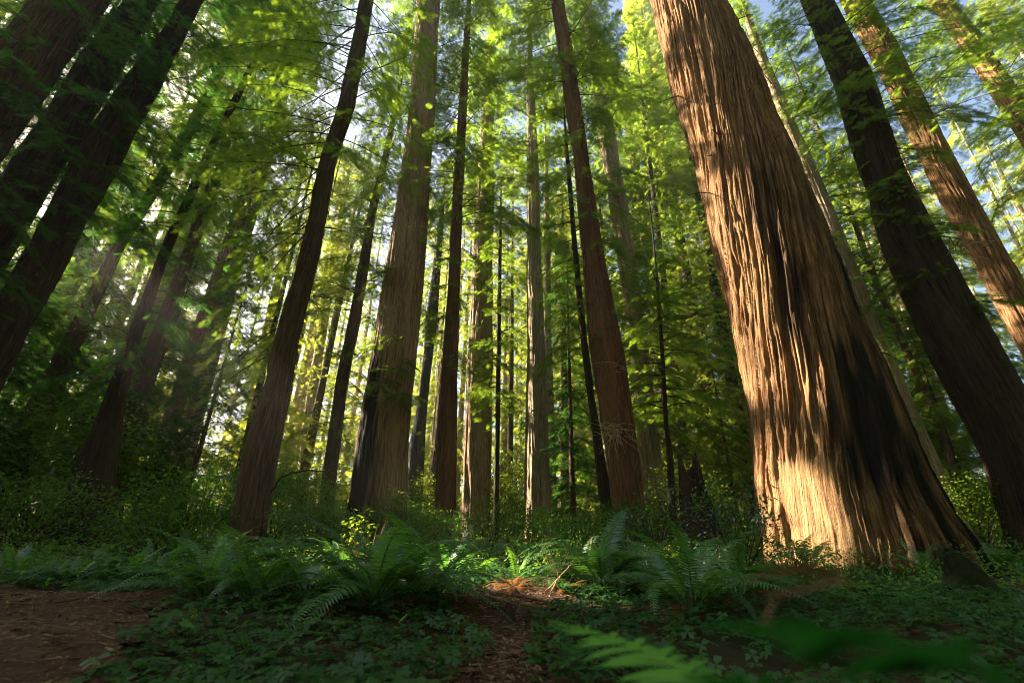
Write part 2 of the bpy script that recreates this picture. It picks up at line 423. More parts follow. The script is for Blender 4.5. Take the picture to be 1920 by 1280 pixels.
TREES = {}
def beam_score(trace, D):
    """how far a trunk along this trace, D metres ahead, would block the sunbeams"""
    tr = sorted(((at((a + b) / 2, py, D), (at(b, py, D)[0] - at(a, py, D)[0]) / 2) for py, a, b in trace), key=lambda q: q[0][2])
    Z = [p[2] for p, w in tr]; X = [p[0] for p, w in tr]; W = max(w for p, w in tr); sc = 0
    for q, r, k in GAPS[:NHARD]:
        t = (D - q[1]) / SUN[1]
        if t < 2: continue
        p = q + t * SUN
        if p[2] < 48:
            x = X[0] + (X[-1] - X[0]) / (Z[-1] - Z[0]) * (p[2] - Z[0])
            sc += max(0, 1 - abs(p[0] - x) * abs(math.cos(SUN_AZ)) / (r * .6 + W))
    return sc
def tree(key, label, D, trace, mat, H=48, crown=None, side=(), needles='needles', lod='mid', flare=1.25, name='redwood_tree', span=None, **kw):
    """trace: rows of (pixel row, left edge, right edge), all on the plane D metres ahead"""
    if isinstance(D, tuple): D, span = D[0], D[1:]
    if span: D = min(np.arange(span[0], span[1] + .1, 0.5), key=lambda d: beam_score(trace, float(d)) + 0.01 * abs(d - D)); D = float(D)
    rows = []
    for py, xl, xr in trace:
        a, b = at(xl, py, D), at(xr, py, D); c = (a + b) / 2
        az = math.atan2(c[0], D)
        rows.append((c[2], c[0], (b[0] - a[0]) / 2 * math.cos(az)))
    rows.sort()
    Z, X, Rd = [list(v) for v in zip(*rows)]
    s = (X[1] - X[0]) / max(Z[1] - Z[0], 0.3)
    g = float(gz(X[0], D)) - 0.35
    if Z[0] > g + 0.3:
        xb = X[0] - s * (Z[0] - g); dzb = Z[0] - g
        f = min(flare, 1 + 0.12 * dzb)
        if dzb > 3:
            Z.insert(0, g + 1.3); X.insert(0, xb + s * 1.3); Rd.insert(0, Rd[0] * (1 + (f - 1) * 0.4))
        Z.insert(0, g); X.insert(0, xb); Rd.insert(0, Rd[0] * f)
    zt, xt, rt = Z[-1], X[-1], Rd[-1]
    s2 = (X[-1] - X[-3]) / (Z[-1] - Z[-3])
    if H > zt + 2:
        for q in np.linspace(0.1, 1, 8):
            zz = zt + (H - zt) * q
            Z.append(zz); X.append(xt + s2 * (zz - zt) * (1 - 0.5 * q)); Rd.append(rt * (1 - 0.85 * q))
    Z, X, Rd = map(np.array, (Z, X, Rd)); Yc = np.full(len(Z), float(D))
    x0, y0, z0 = X[0], float(D), g + 0.35
    root = thing(name, (x0, y0, z0), label, 'tree')
    off = np.array([x0, y0, z0])
    seed = 11 + 17 * len(TREES)
    me = trunk_mesh('trunk', Z - z0, X - x0, Yc - y0, Rd, D, zt - z0 + 1, seed=seed, **kw)
    obj('trunk', me, M[mat], root)
    TREES[key] = (Z, X, D, Rd)
    fo = Foliage()
    def cen(z): return np.array([np.interp(z, Z, X), D, z])
    if crown:
        za, zb, n, la, lb = crown
        n = int(n * 2.3)
        for i in range(n):
            q = (i + rng.random()) / n; z = za + (zb - za) * q
            fo.bough(cen(z), rng.uniform(0, 2 * math.pi), R(rng.uniform(-5, 25)), (la + (lb - la) * q) * rng.uniform(0.7, 1.2),
                     rng.uniform(0.15, 0.5), int(rng.integers(9, 14)), {'near': .34, 'mid': .40, 'far': .62}[lod], wood=0.035 if lod != 'far' else 0)
    for za, zb, n, la, lb, azc, azs in side:
        n = int(n * 1.7)
        for i in range(n):
            z = za + (zb - za) * (i + rng.random()) / n
            fo.bough(cen(z), R(azc + rng.uniform(-azs, azs)), R(rng.uniform(-25, 15)), rng.uniform(la, lb), rng.uniform(0.2, 0.6),
                     int(rng.integers(9, 14)), {'near': .30, 'mid': .36, 'far': .62}[lod], wood=0.028, own=lod == 'near')
    for i in range(int(min(26, 10 + 10 * float(np.max(Rd))))):
        z = float(rng.uniform(2.5, min(zt + 3, 24))); aa = rng.uniform(0, 6.28); r_ = float(np.interp(z, Z, Rd)); L = rng.uniform(0.15, 0.9) * min(1, r_ * 2 + .3)
        t = np.linspace(0, 1, 5)[:, None]; o_ = cen(z) + np.array([math.sin(aa), math.cos(aa), 0]) * r_ * 0.9
        fo.wood.tube(o_ + np.array([math.sin(aa), math.cos(aa), rng.uniform(-.5, .5)]) * L * t + np.array([rng.normal(0, .2), rng.normal(0, .2), -.35]) * L * t ** 2, np.linspace(.022, .006, 5) * rng.uniform(.6, 1.5), 5)
    if fo.P:
        me = fo.mesh('crown', lod); me.transform(Matrix.Translation(-Vector(off)))
        me.materials.append(M[needles]); me.materials.append(M['wood']); obj('crown', me, None, root)
        for w in fo.own:
            mb = w.mesh('limb', True); mb.transform(Matrix.Translation(-Vector(off))); obj('limb', mb, M['wood'], root)
    return root

# ------------------------------------------------------------------ where the sun comes through
for px, py, r in ((1240, 25, 0.9), (1300, 60, 0.7), (1272, 150, 0.4), (1285, 225, 0.6), (1330, 340, 0.35), (1325, 400, 0.9), (1340, 475, 0.6), (1370, 555, 0.7),
                  (1385, 660, 1.0), (1430, 715, 0.6), (1400, 790, 0.3), (1425, 890, 0.8), (1430, 960, 0.7), (1432, 1020, 0.5), (1490, 690, 0.6), (1480, 900, 0.6)):
    gap(px, py, 10.7, r * 0.88)
for px, py, r in ((1690, 190, 0.7), (1730, 270, 0.9), (1780, 360, 1.0), (1830, 450, 1.1), (1880, 540, 1.0), (1930, 640, 1.0)):
    gap(px, py, 13.3, r)
gap(1780, 60, 19.5, 0.9); gap(1835, 115, 19.5, 1.0)
for py in (480, 600, 700, 800, 900, 980): gap(893, py, 25, 1.0, 0.1)
gap(992, 850, 23.5, 0.8); gap(992, 950, 23.5, 0.8); gap(1003, 560, 23.5, 0.9, 0.2)
gap_ground(985, 1108, 0.7, 0.0); gap_ground(1050, 1125, 0.45, 0.0); gap_ground(905, 1085, 0.7, 0.0); gap_ground(960, 1080, 0.6, 0.0)
gap(690, 960, 7.6, 0.45, 0.0); gap(600, 1050, 8.2, 0.6, 0.02)
gap(1260, 1075, 9.0, 0.5, 0.02); gap(1330, 1070, 8.5, 0.45, 0.02); gap(1050, 1040, 7.5, 0.35, 0.0)
for py in (60, 260, 460, 640, 820): gap(795 - 0.13 * py, py, 17.3, 0.8, 0.15)
for py in (240, 400, 620, 740): gap(995, py, 23.5, 0.8, 0.1)
gap(1830, 930, 16, 0.9, 0.05)
NHARD = len(GAPS)
for px, py, Y, r in ((880, 250, 30, 2.5), (850, 480, 32, 2.5), (1000, 330, 34, 2.5), (930, 620, 34, 3), (960, 780, 34, 3), (900, 820, 30, 2.5), (1040, 780, 32, 2.5), (1100, 600, 40, 3), (760, 560, 40, 3), (800, 700, 33, 3), (800, 860, 30, 2),
                     (1240, 700, 26, 2), (1050, 700, 36, 2.5), (520, 620, 34, 2.5), (560, 300, 34, 2.5), (640, 700, 30, 2.5), (1000, 60, 30, 2.5), (940, 880, 40, 3),
                     (1060, 900, 40, 2.5), (640, 500, 36, 3), (880, 700, 44, 3), (1000, 550, 44, 3), (470, 780, 32, 2), (1230, 860, 34, 2.5), (1150, 500, 36, 2.5), (1320, 700, 36, 3), (1270, 420, 30, 3), (1330, 520, 32, 3), (1290, 620, 28, 3), (1350, 800, 30, 3), (1240, 300, 34, 3), (1650, 500, 32, 3), (1700, 800, 32, 3), (1620, 250, 34, 3)):
    gap(px, py, Y, r, 0.12)
for px, Y in ((450, 33), (560, 38), (640, 34), (720, 42), (800, 38), (880, 34), (950, 40), (1030, 36), (1100, 42), (1170, 36), (1240, 40), (1320, 34), (1380, 40)):
    for py in (830, 910, 965): gap(px, py, Y, 2.4, 0.08)

# ------------------------------------------------------------------ the redwoods, traced one by one
def char_shade_big(U, Z, nz):      # burn scar up the right-hand side; the fainter second term paints in shade
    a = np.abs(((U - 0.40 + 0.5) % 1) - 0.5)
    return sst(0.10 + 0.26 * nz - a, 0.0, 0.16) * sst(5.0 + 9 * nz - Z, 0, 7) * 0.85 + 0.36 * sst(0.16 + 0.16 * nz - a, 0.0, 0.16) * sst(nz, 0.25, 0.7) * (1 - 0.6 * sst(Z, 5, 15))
def bare_big(U, Z):          # a barkless face low on the sunlit side
    a = np.abs(((U - 0.655 + 0.5) % 1) - 0.5)
    return sst(0.085 - a, 0, 0.03) * sst(2.7 - Z - 6 * a, 0, 0.6)
def char_left(U, Z, nz):
    a = np.abs(((U - 0.60 + 0.5) % 1) - 0.5)
    return sst(0.10 + 0.14 * (nz - 0.3) - a, 0, 0.05) * sst(7.0 + 3 * nz - Z, 0, 2.5)
def char_low(U, Z, nz): return sst(2.2 + 2.5 * nz - Z, 0, 1.5) * sst(nz, 0.35, 0.6)

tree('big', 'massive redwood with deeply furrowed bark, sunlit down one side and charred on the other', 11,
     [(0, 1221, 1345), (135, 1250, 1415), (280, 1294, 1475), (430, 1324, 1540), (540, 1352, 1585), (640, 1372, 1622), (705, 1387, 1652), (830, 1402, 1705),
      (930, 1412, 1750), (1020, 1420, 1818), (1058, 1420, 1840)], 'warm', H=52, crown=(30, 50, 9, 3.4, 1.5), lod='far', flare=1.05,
     depth=0.14, ridge=0.20, twist=0.012, char=char_shade_big, smooth_zone=bare_big)
tree('dark_right', 'tall dark shaded redwood with feathery sprigs on its trunk, right of the massive sunlit redwood', 12.5,
     [(0, 1497, 1562), (150, 1560, 1640), (320, 1607, 1697), (450, 1650, 1758), (640, 1728, 1868), (840, 1835, 1985), (990, 1878, 2050)], 'dark', H=50,
     crown=(28, 49, 9, 3.4, 1.5), side=[(7, 17, 16, 0.9, 1.9, 215, 75), (15, 24, 14, 2.2, 3.6, 215, 80)], lod='near', depth=0.09, ridge=0.2)
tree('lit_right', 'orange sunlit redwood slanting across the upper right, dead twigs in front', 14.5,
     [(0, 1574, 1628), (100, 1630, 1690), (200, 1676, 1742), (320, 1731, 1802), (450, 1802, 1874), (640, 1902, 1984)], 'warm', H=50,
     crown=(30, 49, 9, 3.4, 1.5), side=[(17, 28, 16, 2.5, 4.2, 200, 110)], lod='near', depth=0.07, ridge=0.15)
tree('patch_right', 'redwood in the top right corner with two bright sun patches on shaded bark', 20,
     [(-20, 1722, 1778), (30, 1758, 1808), (90, 1800, 1856), (150, 1840, 1896), (230, 1890, 1950)], 'warm', H=48,
     crown=(18, 47, 30, 4.5, 1.5), side=[(20, 34, 18, 3, 4.5, 210, 120)], depth=0.06)
tree('behind_big', 'pale grey redwood showing behind the right edge of the massive redwood', 21,
     [(320, 1494, 1532), (425, 1538, 1577), (565, 1598, 1634), (640, 1628, 1664), (765, 1668, 1718), (895, 1706, 1774), (960, 1720, 1800)], 'grey', H=46,
     crown=(13, 45, 40, 3.5, 1.2), side=[(4, 13, 10, 0.8, 2.0, 180, 90)], depth=0.07)
tree('thin_right', 'slim straight young redwood standing between the massive redwood and the dark shaded one', 22,
     [(220, 1520, 1528), (360, 1576, 1586), (450, 1608, 1620), (540, 1640, 1654), (665, 1696, 1711), (775, 1744, 1761), (900, 1784, 1803)], 'brown', H=36,
     crown=(12, 35, 34, 2.8, 0.9), depth=0.03, ridge=0.1)
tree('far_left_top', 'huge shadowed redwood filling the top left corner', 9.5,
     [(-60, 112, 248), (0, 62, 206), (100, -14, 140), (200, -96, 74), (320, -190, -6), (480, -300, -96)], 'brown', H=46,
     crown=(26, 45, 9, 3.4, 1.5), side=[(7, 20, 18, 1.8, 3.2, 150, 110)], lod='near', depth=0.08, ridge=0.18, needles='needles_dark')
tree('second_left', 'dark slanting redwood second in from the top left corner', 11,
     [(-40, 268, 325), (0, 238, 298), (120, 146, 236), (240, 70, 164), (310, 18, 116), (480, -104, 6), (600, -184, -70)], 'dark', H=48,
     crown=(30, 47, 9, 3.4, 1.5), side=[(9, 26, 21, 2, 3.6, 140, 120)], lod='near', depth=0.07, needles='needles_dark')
tree('burl_left', 'gnarled dark redwood with a swollen burl, slanting across the upper left', (12.5, 11.5, 14),
     [(-30, 346, 400), (30, 322, 368), (100, 276, 334), (165, 226, 300), (230, 184, 262), (290, 138, 236), (330, 124, 214), (400, 90, 172), (490, 42, 131), (600, -22, 68), (740, -112, 2), (860, -190, -70)],
     'dark', H=48, crown=(30, 47, 9, 3.4, 1.5), side=[(12, 25, 22, 1.8, 3.6, 150, 120), (6, 12, 9, 1.2, 2.2, 170, 100)], lod='near', depth=0.08, needles='needles_dark')
tree('lean_left', 'slender redwood leaning right across the left of the grove, pale edge to its shaded trunk', (18, 16.5, 20.5),
     [(10, 480, 498), (120, 408, 430), (300, 314, 338), (380, 262, 286), (460, 210, 236), (640, 116, 156), (760, 50, 98), (860, -8, 52), (950, -58, 6)], 'brown', H=42,
     crown=(24, 41, 26, 3.5, 1.3), side=[(8, 30, 30, 2.0, 4.0, 170, 140)], depth=0.05)
tree('glow_thin', 'thin hazy redwood against the white sky gap at upper left', 36,
     [(310, 222, 236), (430, 170, 186), (560, 112, 130)], 'grey', H=44, crown=(24, 43, 24, 3.4, 1.2), depth=0.04)
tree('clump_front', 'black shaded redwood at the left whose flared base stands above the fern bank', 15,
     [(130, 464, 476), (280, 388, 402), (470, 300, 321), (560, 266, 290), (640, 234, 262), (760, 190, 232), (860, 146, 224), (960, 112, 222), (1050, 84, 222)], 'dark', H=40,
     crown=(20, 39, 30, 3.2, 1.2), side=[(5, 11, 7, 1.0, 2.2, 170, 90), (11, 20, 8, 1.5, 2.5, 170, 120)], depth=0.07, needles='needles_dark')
tree('clump_second', 'brown redwood rising just behind the black flared trunk at the left', (17.5, 16, 20),
     [(520, 324, 352), (640, 278, 308), (760, 236, 276), (880, 190, 246), (1030, 146, 214)], 'brown', H=42,
     crown=(14, 41, 36, 3.2, 1.2), side=[(4, 10, 6, 1.0, 2.0, 160, 90)], depth=0.06, needles='needles_dark')
tree('clump_third', 'reddish shaded redwood between the black flared trunk and the pale grey one at left', (22, 20, 27),
     [(490, 410, 436), (640, 352, 379), (740, 322, 352), (830, 292, 326), (980, 240, 288)], 'red', H=44, crown=(17, 43, 36, 3.4, 1.2), depth=0.05)
tree('clump_pale', 'pale grey straight redwood glowing in haze left of the near leaning trunk', (28, 26, 31),
     [(390, 462, 486), (520, 424, 450), (640, 385, 418), (740, 358, 394), (830, 336, 372), (960, 300, 346)], 'grey', H=46, crown=(24, 45, 30, 3.6, 1.3), depth=0.06)
tree('near_left', 'slender dark redwood leaning right, standing behind the arching sword ferns', (13, 12, 14.5),
     [(0, 673, 700), (100, 655, 684), (200, 634, 666), (300, 601, 631), (480, 560, 598), (640, 515, 561), (740, 492, 546), (840, 460, 526), (940, 440, 508), (1035, 421, 494)], 'brown', H=44,
     crown=(25, 43, 9, 3.4, 1.4), side=[(9.5, 23, 22, 2.6, 4.8, -100, 50), (13, 23, 9, 2.0, 3.6, 95, 60), (5, 8, 3, 1.5, 2.2, -80, 50)], lod='near', depth=0.06, ridge=0.13)
tree('thin_centre_left', 'thin mottled redwood between the leaning dark trunk and the wide fire-scarred one', (23, 21, 28),
     [(285, 719, 731), (400, 689, 705), (480, 676, 694), (600, 654, 676), (715, 630, 652), (890, 604, 632), (1000, 590, 624)], 'brown', H=40,
     crown=(12, 39, 44, 3, 1.0), side=[(4, 12, 8, 1, 2, 180, 120)], depth=0.04, ridge=0.12)
tree('wide_centre', 'wide fluted redwood with a black fire scar down its left face', 18,
     [(0, 782, 825), (200, 768, 816), (400, 742, 803), (520, 722, 794), (640, 704, 785), (740, 684, 774), (840, 668, 764), (920, 658, 762), (1000, 644, 762)], 'tan', H=54,
     crown=(33, 52, 30, 4.5, 1.5), side=[(5, 18, 14, 1.0, 2.3, 190, 100), (18, 32, 18, 2.5, 4.2, 180, 120)], depth=0.075, ridge=0.17, char=char_left)
tree('slim_centre', 'slim straight reddish redwood just right of the wide fire-scarred one', (19, 18, 21),
     [(200, 860, 876), (400, 847, 866), (520, 841, 863), (640, 833, 859), (740, 827, 857), (840, 821, 855), (1020, 815, 854)], 'red', H=44,
     crown=(15, 43, 40, 3.4, 1.1), side=[(7, 15, 6, .8, 1.8, 190, 110)], depth=0.045, ridge=0.11)
tree('lit_centre', 'redwood in the middle distance with its left edge brightly sunlit', 26,
     [(360, 895, 926), (500, 886, 923), (640, 880, 924), (840, 871, 922), (1020, 866, 918)], 'tan', H=50, crown=(22, 49, 40, 4, 1.4), side=[(8, 22, 16, 1.5, 2.8, 150, 60)], depth=0.07)
tree('thin_dark_centre', 'very thin dark young conifer stem in front of the sunlit middle redwood', (22, 20, 25),
     [(435, 935, 941), (640, 931, 939), (840, 928, 937), (1030, 923, 936)], 'dark', H=22, crown=(6, 21, 24, 1.7, 0.6), depth=0.02, ridge=0.08)
tree('pale_centre', 'tall pale tan redwood in the very centre of the grove', 24,
     [(175, 988, 1002), (300, 988, 1009), (400, 988, 1013), (520, 988, 1016), (640, 990, 1022), (840, 986, 1029), (940, 985, 1032), (1030, 983, 1036)], 'grey', H=52,
     crown=(20, 51, 44, 3.8, 1.3), depth=0.07)
tree('faint_centre', 'faint hazy trunk directly behind the pale central redwood', 34,
     [(450, 1020, 1032), (640, 1020, 1034), (1000, 1022, 1046)], 'grey', H=46, crown=(17, 45, 44, 4, 1.4), depth=0.05, lod='far')
tree('red_lean', 'red-brown redwood with a tangle of bare twigs on its trunk', 17,
     [(0, 1034, 1056), (100, 1048, 1074), (200, 1061, 1091), (300, 1077, 1105), (400, 1085, 1120), (500, 1095, 1136), (640, 1107, 1166), (740, 1122, 1182), (840, 1135, 1196), (990, 1156, 1214)], 'red', H=48,
     crown=(22, 47, 40, 3.6, 1.3), side=[(8, 25, 16, 1.2, 3.0, 200, 130)], depth=0.08, ridge=0.17)
tree('thin_dark_lean', 'thin dark leaning stem close behind the red-brown redwood with bare twigs', (19.5, 18.5, 21),
     [(320, 1062, 1070), (450, 1072, 1081), (640, 1089, 1101), (740, 1101, 1114), (840, 1114, 1131), (980, 1128, 1154)], 'dark', H=24, crown=(11, 23, 20, 2, 0.7), depth=0.03, ridge=0.1)
tree('pale_bark', 'pale flaky-barked redwood rising behind the red-brown one', (23, 21, 25),
     [(45, 1095, 1116), (150, 1110, 1130), (250, 1124, 1152), (400, 1146, 1178), (520, 1164, 1196), (640, 1180, 1214), (840, 1198, 1236), (940, 1204, 1248)], 'grey', H=50,
     crown=(26, 49, 36, 3.8, 1.3), side=[(5, 24, 26, 1.2, 2.6, 150, 120)], depth=0.08, ridge=0.17)
tree('hazy_right', 'hazy pinkish trunk half hidden in foliage left of the massive redwood', 34,
     [(350, 1184, 1206), (500, 1210, 1232), (640, 1226, 1250), (800, 1245, 1272), (950, 1258, 1292)], 'tan', H=46, crown=(17, 45, 44, 3.8, 1.3), depth=0.06, lod='far')
tree('thin_black_right', 'thin black crooked stem standing left of the jagged stump', 18,
     [(560, 1231, 1237), (640, 1237, 1244), (790, 1244, 1253), (860, 1250, 1262), (990, 1254, 1272)], 'dark', H=17, crown=(5, 16, 24, 2.2, 0.7), depth=0.02, ridge=0.08)
tree('charred_snag', 'blue-black charred trunk bending between the wide redwood and the slim reddish one', (33, 29, 38),
     [(600, 798, 820), (655, 795, 813), (700, 790, 807), (765, 782, 801), (840, 767, 797), (905, 764, 794), (980, 760, 794)], 'char', H=30, crown=(13, 29, 30, 3, 1), depth=0.04)
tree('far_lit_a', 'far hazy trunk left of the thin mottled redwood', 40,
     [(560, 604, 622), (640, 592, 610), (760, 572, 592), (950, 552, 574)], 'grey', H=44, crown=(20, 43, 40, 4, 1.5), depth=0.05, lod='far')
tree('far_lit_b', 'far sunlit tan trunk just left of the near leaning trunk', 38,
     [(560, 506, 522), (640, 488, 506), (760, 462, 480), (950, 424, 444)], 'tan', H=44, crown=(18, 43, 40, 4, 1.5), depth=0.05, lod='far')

# slimmer conifers that fill the gaps between the big trunks
slim = [
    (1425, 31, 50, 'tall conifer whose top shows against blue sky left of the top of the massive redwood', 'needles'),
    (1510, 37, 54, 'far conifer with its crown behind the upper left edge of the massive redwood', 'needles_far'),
    (1368, 34, 68, 'far slim conifer reaching into the blue sky gap at the top', 'needles_far'),
    (5, 25, 28, 'shaded slim conifer at the far left edge beyond the leaning redwood', 'needles_dark'),
    (185, 21, 15, 'small dark hemlock draping the foot of the black flared trunk', 'needles_dark'),
    (330, 24, 17, 'dark feathery hemlock between the reddish trunk and the near leaning one', 'needles_dark'),
    (420, 30, 34, 'green conifer filling the gap behind the pale grey redwood', 'needles_far'),
    (545, 33, 36, 'sunlit conifer filling the gap right of the near leaning trunk', 'needles_far'),
    (700, 38, 40, 'bright conifer seen left of the wide fire-scarred redwood', 'needles_far'),
    (806, 36, 42, 'yellow-green conifer between the wide redwood and the slim reddish one', 'needles_far'),
    (872, 44, 44, 'hazy glowing conifer behind the slim reddish redwood', 'needles_far'),
    (955, 38, 40, 'glowing conifer just left of the pale central redwood', 'needles_far'),
    (1062, 40, 42, 'light green conifer between the pale central redwood and the red-brown one', 'needles_far'),
    (1075, 26, 19, 'dark drooping young conifer right of the pale central redwood', 'needles_dark'),
    (1165, 36, 40, 'deep green conifer behind the pale flaky-barked redwood', 'needles'),
    (1275, 28, 24, 'bushy green hemlock behind the thin black crooked stem', 'needles_far'),
    (1345, 38, 56, 'tall hazy conifer against the blue sky gap left of the massive redwood', 'needles_far'),
    (1390, 27, 14, 'short light green conifer close to the left edge of the massive redwood', 'needles_far'),
    (1640, 30, 40, 'green conifer behind the slim young redwood at the right', 'needles'),
    (1760, 32, 38, 'blue-green conifer rising behind the dark shaded redwood', 'needles_dark'),
    (1840, 22, 12, 'low leafy conifer right of the foot of the massive redwood', 'needles'),
    (1930, 24, 34, 'bright green conifer at the far right edge', 'needles'),
    (-265, 18, 33, 'dark conifer whose boughs fill the gap between the top left corner trunk and its neighbour', 'needles_dark'),
    (-175, 21, 36, 'dark conifer seen between the second slanting trunk and the burl redwood', 'needles_dark'),
    (-350, 14, 30, 'shadowy conifer at the far left edge below the top left corner trunk', 'needles_dark'),
    (-110, 31, 42, 'tall backlit conifer just right of the burl redwood', 'needles'),
    (-70, 27, 34, 'shaded conifer half out of frame behind the trunk of the burl redwood', 'needles_dark'),
    (110, 26, 36, 'backlit conifer between the leaning redwood and the black flared trunk', 'needles'),
    (250, 28, 36, 'tall backlit conifer behind the black flared trunk', 'needles'),
    (480, 31, 36, 'tall hazy conifer directly behind the near leaning trunk', 'needles_far'),
    (180, 33, 38, 'backlit conifer with its top in the white sky gap at upper left', 'needles'),
    (1225, 33, 52, 'tall green conifer topping out beside the sky gap left of the massive redwood', 'needles'),
    (1300, 29, 48, 'tall feathery conifer close left of the top of the massive redwood', 'needles'),
    (1700, 40, 44, 'tall distant conifer between the pale grey trunk and the dark shaded redwood', 'needles_far'),
]
SUNNY = []
for i, (px, Y, H, label, mt) in enumerate(slim):
    best = None
    for dp in (0, 15, -15, 30, -30, 45, -45, 60, -60):
        for dy in (0, 1, -1, 2, -2, 3, -3):
            b = at(px + dp, 1000, Y + dy)
            if best is None and not in_sunbeam(b[0], b[1], 0, H, 0.15): best = (px + dp, Y + dy)
    if best: px, Y = best
    b = at(px, 1000, Y); g = float(gz(b[0], Y))
    root = thing('conifer_tree', (b[0], Y, g), label, 'tree')
    zz = np.linspace(-0.3, H, 12); r0 = 0.0085 * H * rng.uniform(0.8, 1.2)
    lean = rng.normal(0, 0.012, 2)
    me = trunk_mesh('trunk', zz, lean[0] * zz, lean[1] * zz, r0 * (1 - 0.93 * np.clip(zz / H, 0, 1)) * np.where(zz < 0, 1.3, 1), Y, H * 0.6, 0.03, 0.1, seed=400 + i * 9)
    obj('trunk', me, M['brown' if i % 2 else 'dark'], root)
    fo = Foliage(); n = int(50 + H * 3.8); far = Y > 33
    z0 = 1.2 if H < 20 else rng.uniform(2, 4)
    org = np.array([b[0], Y, g])
    for k in range(n):
        q = (k + rng.random()) / n; z = z0 + (H - z0) * q
        ln = (0.5 + (0.085 * H + 0.9) * (1 - q) ** 0.75) * rng.uniform(0.65, 1.2)
        fo.bough(org + [lean[0] * z, lean[1] * z, z], rng.uniform(0, 2 * math.pi), R(rng.uniform(-18, 14)), ln, rng.uniform(0.12, 0.4),
                 int(rng.integers(8, 13)), 0.55 if far else 0.36, wood=0 if far else 0.022)
    me = fo.mesh('crown', 'far' if far else 'mid'); me.transform(Matrix.Translation(-Vector(org)))
    me.materials.append(M[mt]); me.materials.append(M['wood']); obj('crown', me, None, root)

# the far wood, plus an unseen ring round the camera, added to block skylight
fo = Foliage(); tb = Buf()
for i in range(430):
    a = R(rng.uniform(-66, -40)) if i >= 385 else R(rng.uniform(-66, 62)) if i < 210 else R(rng.uniform(78, 280)); d = rng.uniform(44, 88) if i < 210 else rng.uniform(40, 62) if i >= 385 else rng.uniform(22, 62)
    x, y = math.sin(a) * d, math.cos(a) * d
    H = rng.uniform(30, 50); g = float(gz(x, y)); da = math.degrees(a)
    if abs(da + 47) < 1.2: H *= 0.7
    if (da < 100 or da > 258) and d < 40 and i >= 210: continue
    if da > 240: H *= 0.55
    elif i >= 385: H *= 1.25
    elif i >= 210 and d < 22: H *= 0.6
    if in_sunbeam(x, y, g, H, 0.9): continue
    if abs(da - 20) < 2 or abs(da - 33) < 2.5: H *= 0.75
    zz = np.linspace(-0.4, H, 5)
    tb.tube(np.stack([np.full(5, x), np.full(5, y), g + zz], 1), np.linspace(rng.uniform(.2, .55), 0.05, 5), 8)
    n = 56; z0 = rng.uniform(1, 9)
    for k in range(n):
        q = (k + rng.random()) / n; z = z0 + (H - z0) * q
        fo.bough((x, y, g + z), rng.uniform(0, 6.28), R(rng.uniform(-15, 12)), (0.8 + 4.2 * (1 - q) ** 0.7) * rng.uniform(0.7, 1.2), rng.uniform(.1, .4),
                 int(rng.integers(6, 9)), 0.64 if i < 210 or i >= 385 else 1.6)
far = obj('far_and_rear_forest', fo.mesh('far_and_rear_forest', 'far'), M['needles_far'])
tag(far, 'hazy mass of distant conifers filling the back of the grove, plus unseen ones added behind the camera', 'forest', kind='stuff')
obj('far_and_rear_trunks', tb.mesh('far_and_rear_trunks', True), M['grey'], far)

# ------------------------------------------------------------------ ground, path
rad = np.concatenate([[0.0], np.geomspace(0.4, 400, 150)]); na = 220
ang = np.arange(na) * 2 * np.pi / na
gx = rad[1:, None] * np.sin(ang); gy = rad[1:, None] * np.cos(ang)
V = np.stack([gx, gy, gz(gx, gy)], -1).reshape(-1, 3)
i = np.arange(149)[:, None] * na; j = np.arange(na)[None]; k = (j + 1) % na
Q = np.stack([i + j, i + k, i + na + k, i + na + j], -1).reshape(-1, 4)[:, ::-1]
V = np.concatenate([V, [[0, 0, float(gz(0, 0))]]])
T = np.stack([np.arange(na), np.full(na, len(V) - 1), (np.arange(na) + 1) % na], -1)
gnd = obj('ground', mesh_np('ground', V, T, Q, True), M['floor']); tag(gnd, 'dark forest floor of litter and soil', 'ground', kind='structure')

def poly_mask(poly, x, y):
    inside = np.zeros(x.shape, bool); n = len(poly); j = n - 1
    for i in range(n):
        xi, yi = poly[i]; xj, yj = poly[j]
        c = ((yi > y) != (yj > y)) & (x < (xj - xi) * (y - yi) / (yj - yi + 1e-12) + xi)
        inside ^= c; j = i
    return inside
PG = [on_ground(*p)[:2] for p in ((1290 - 1290 - 300, 1111), (60, 1112), (200, 1113), (285, 1114), (292, 1128), (272, 1170), (255, 1215), (225, 1280), (190, 1360), (-900, 1360))]
TG = [on_ground(*p)[:2] for p in ((885, 1103), (930, 1097), (1010, 1105), (1085, 1118), (1075, 1138), (1010, 1146), (985, 1165), (1010, 1210), (1025, 1290), (1020, 1400), (800, 1400), (868, 1280), (885, 1215), (872, 1175), (850, 1155), (865, 1125))]
def on_path(x, y, wob=0.0):
    w = wob * 1.4 * (np.sin(x * 9.1 + y * 4.3) + np.sin(y * 11.7 - x * 6.1) + 1.5 * np.sin(x * 3.3 - y * 2.2) + np.sin(x * 27 + y * 31))
    return poly_mask(PG, x + w, y + w) , poly_mask(TG, x + w, y + w)
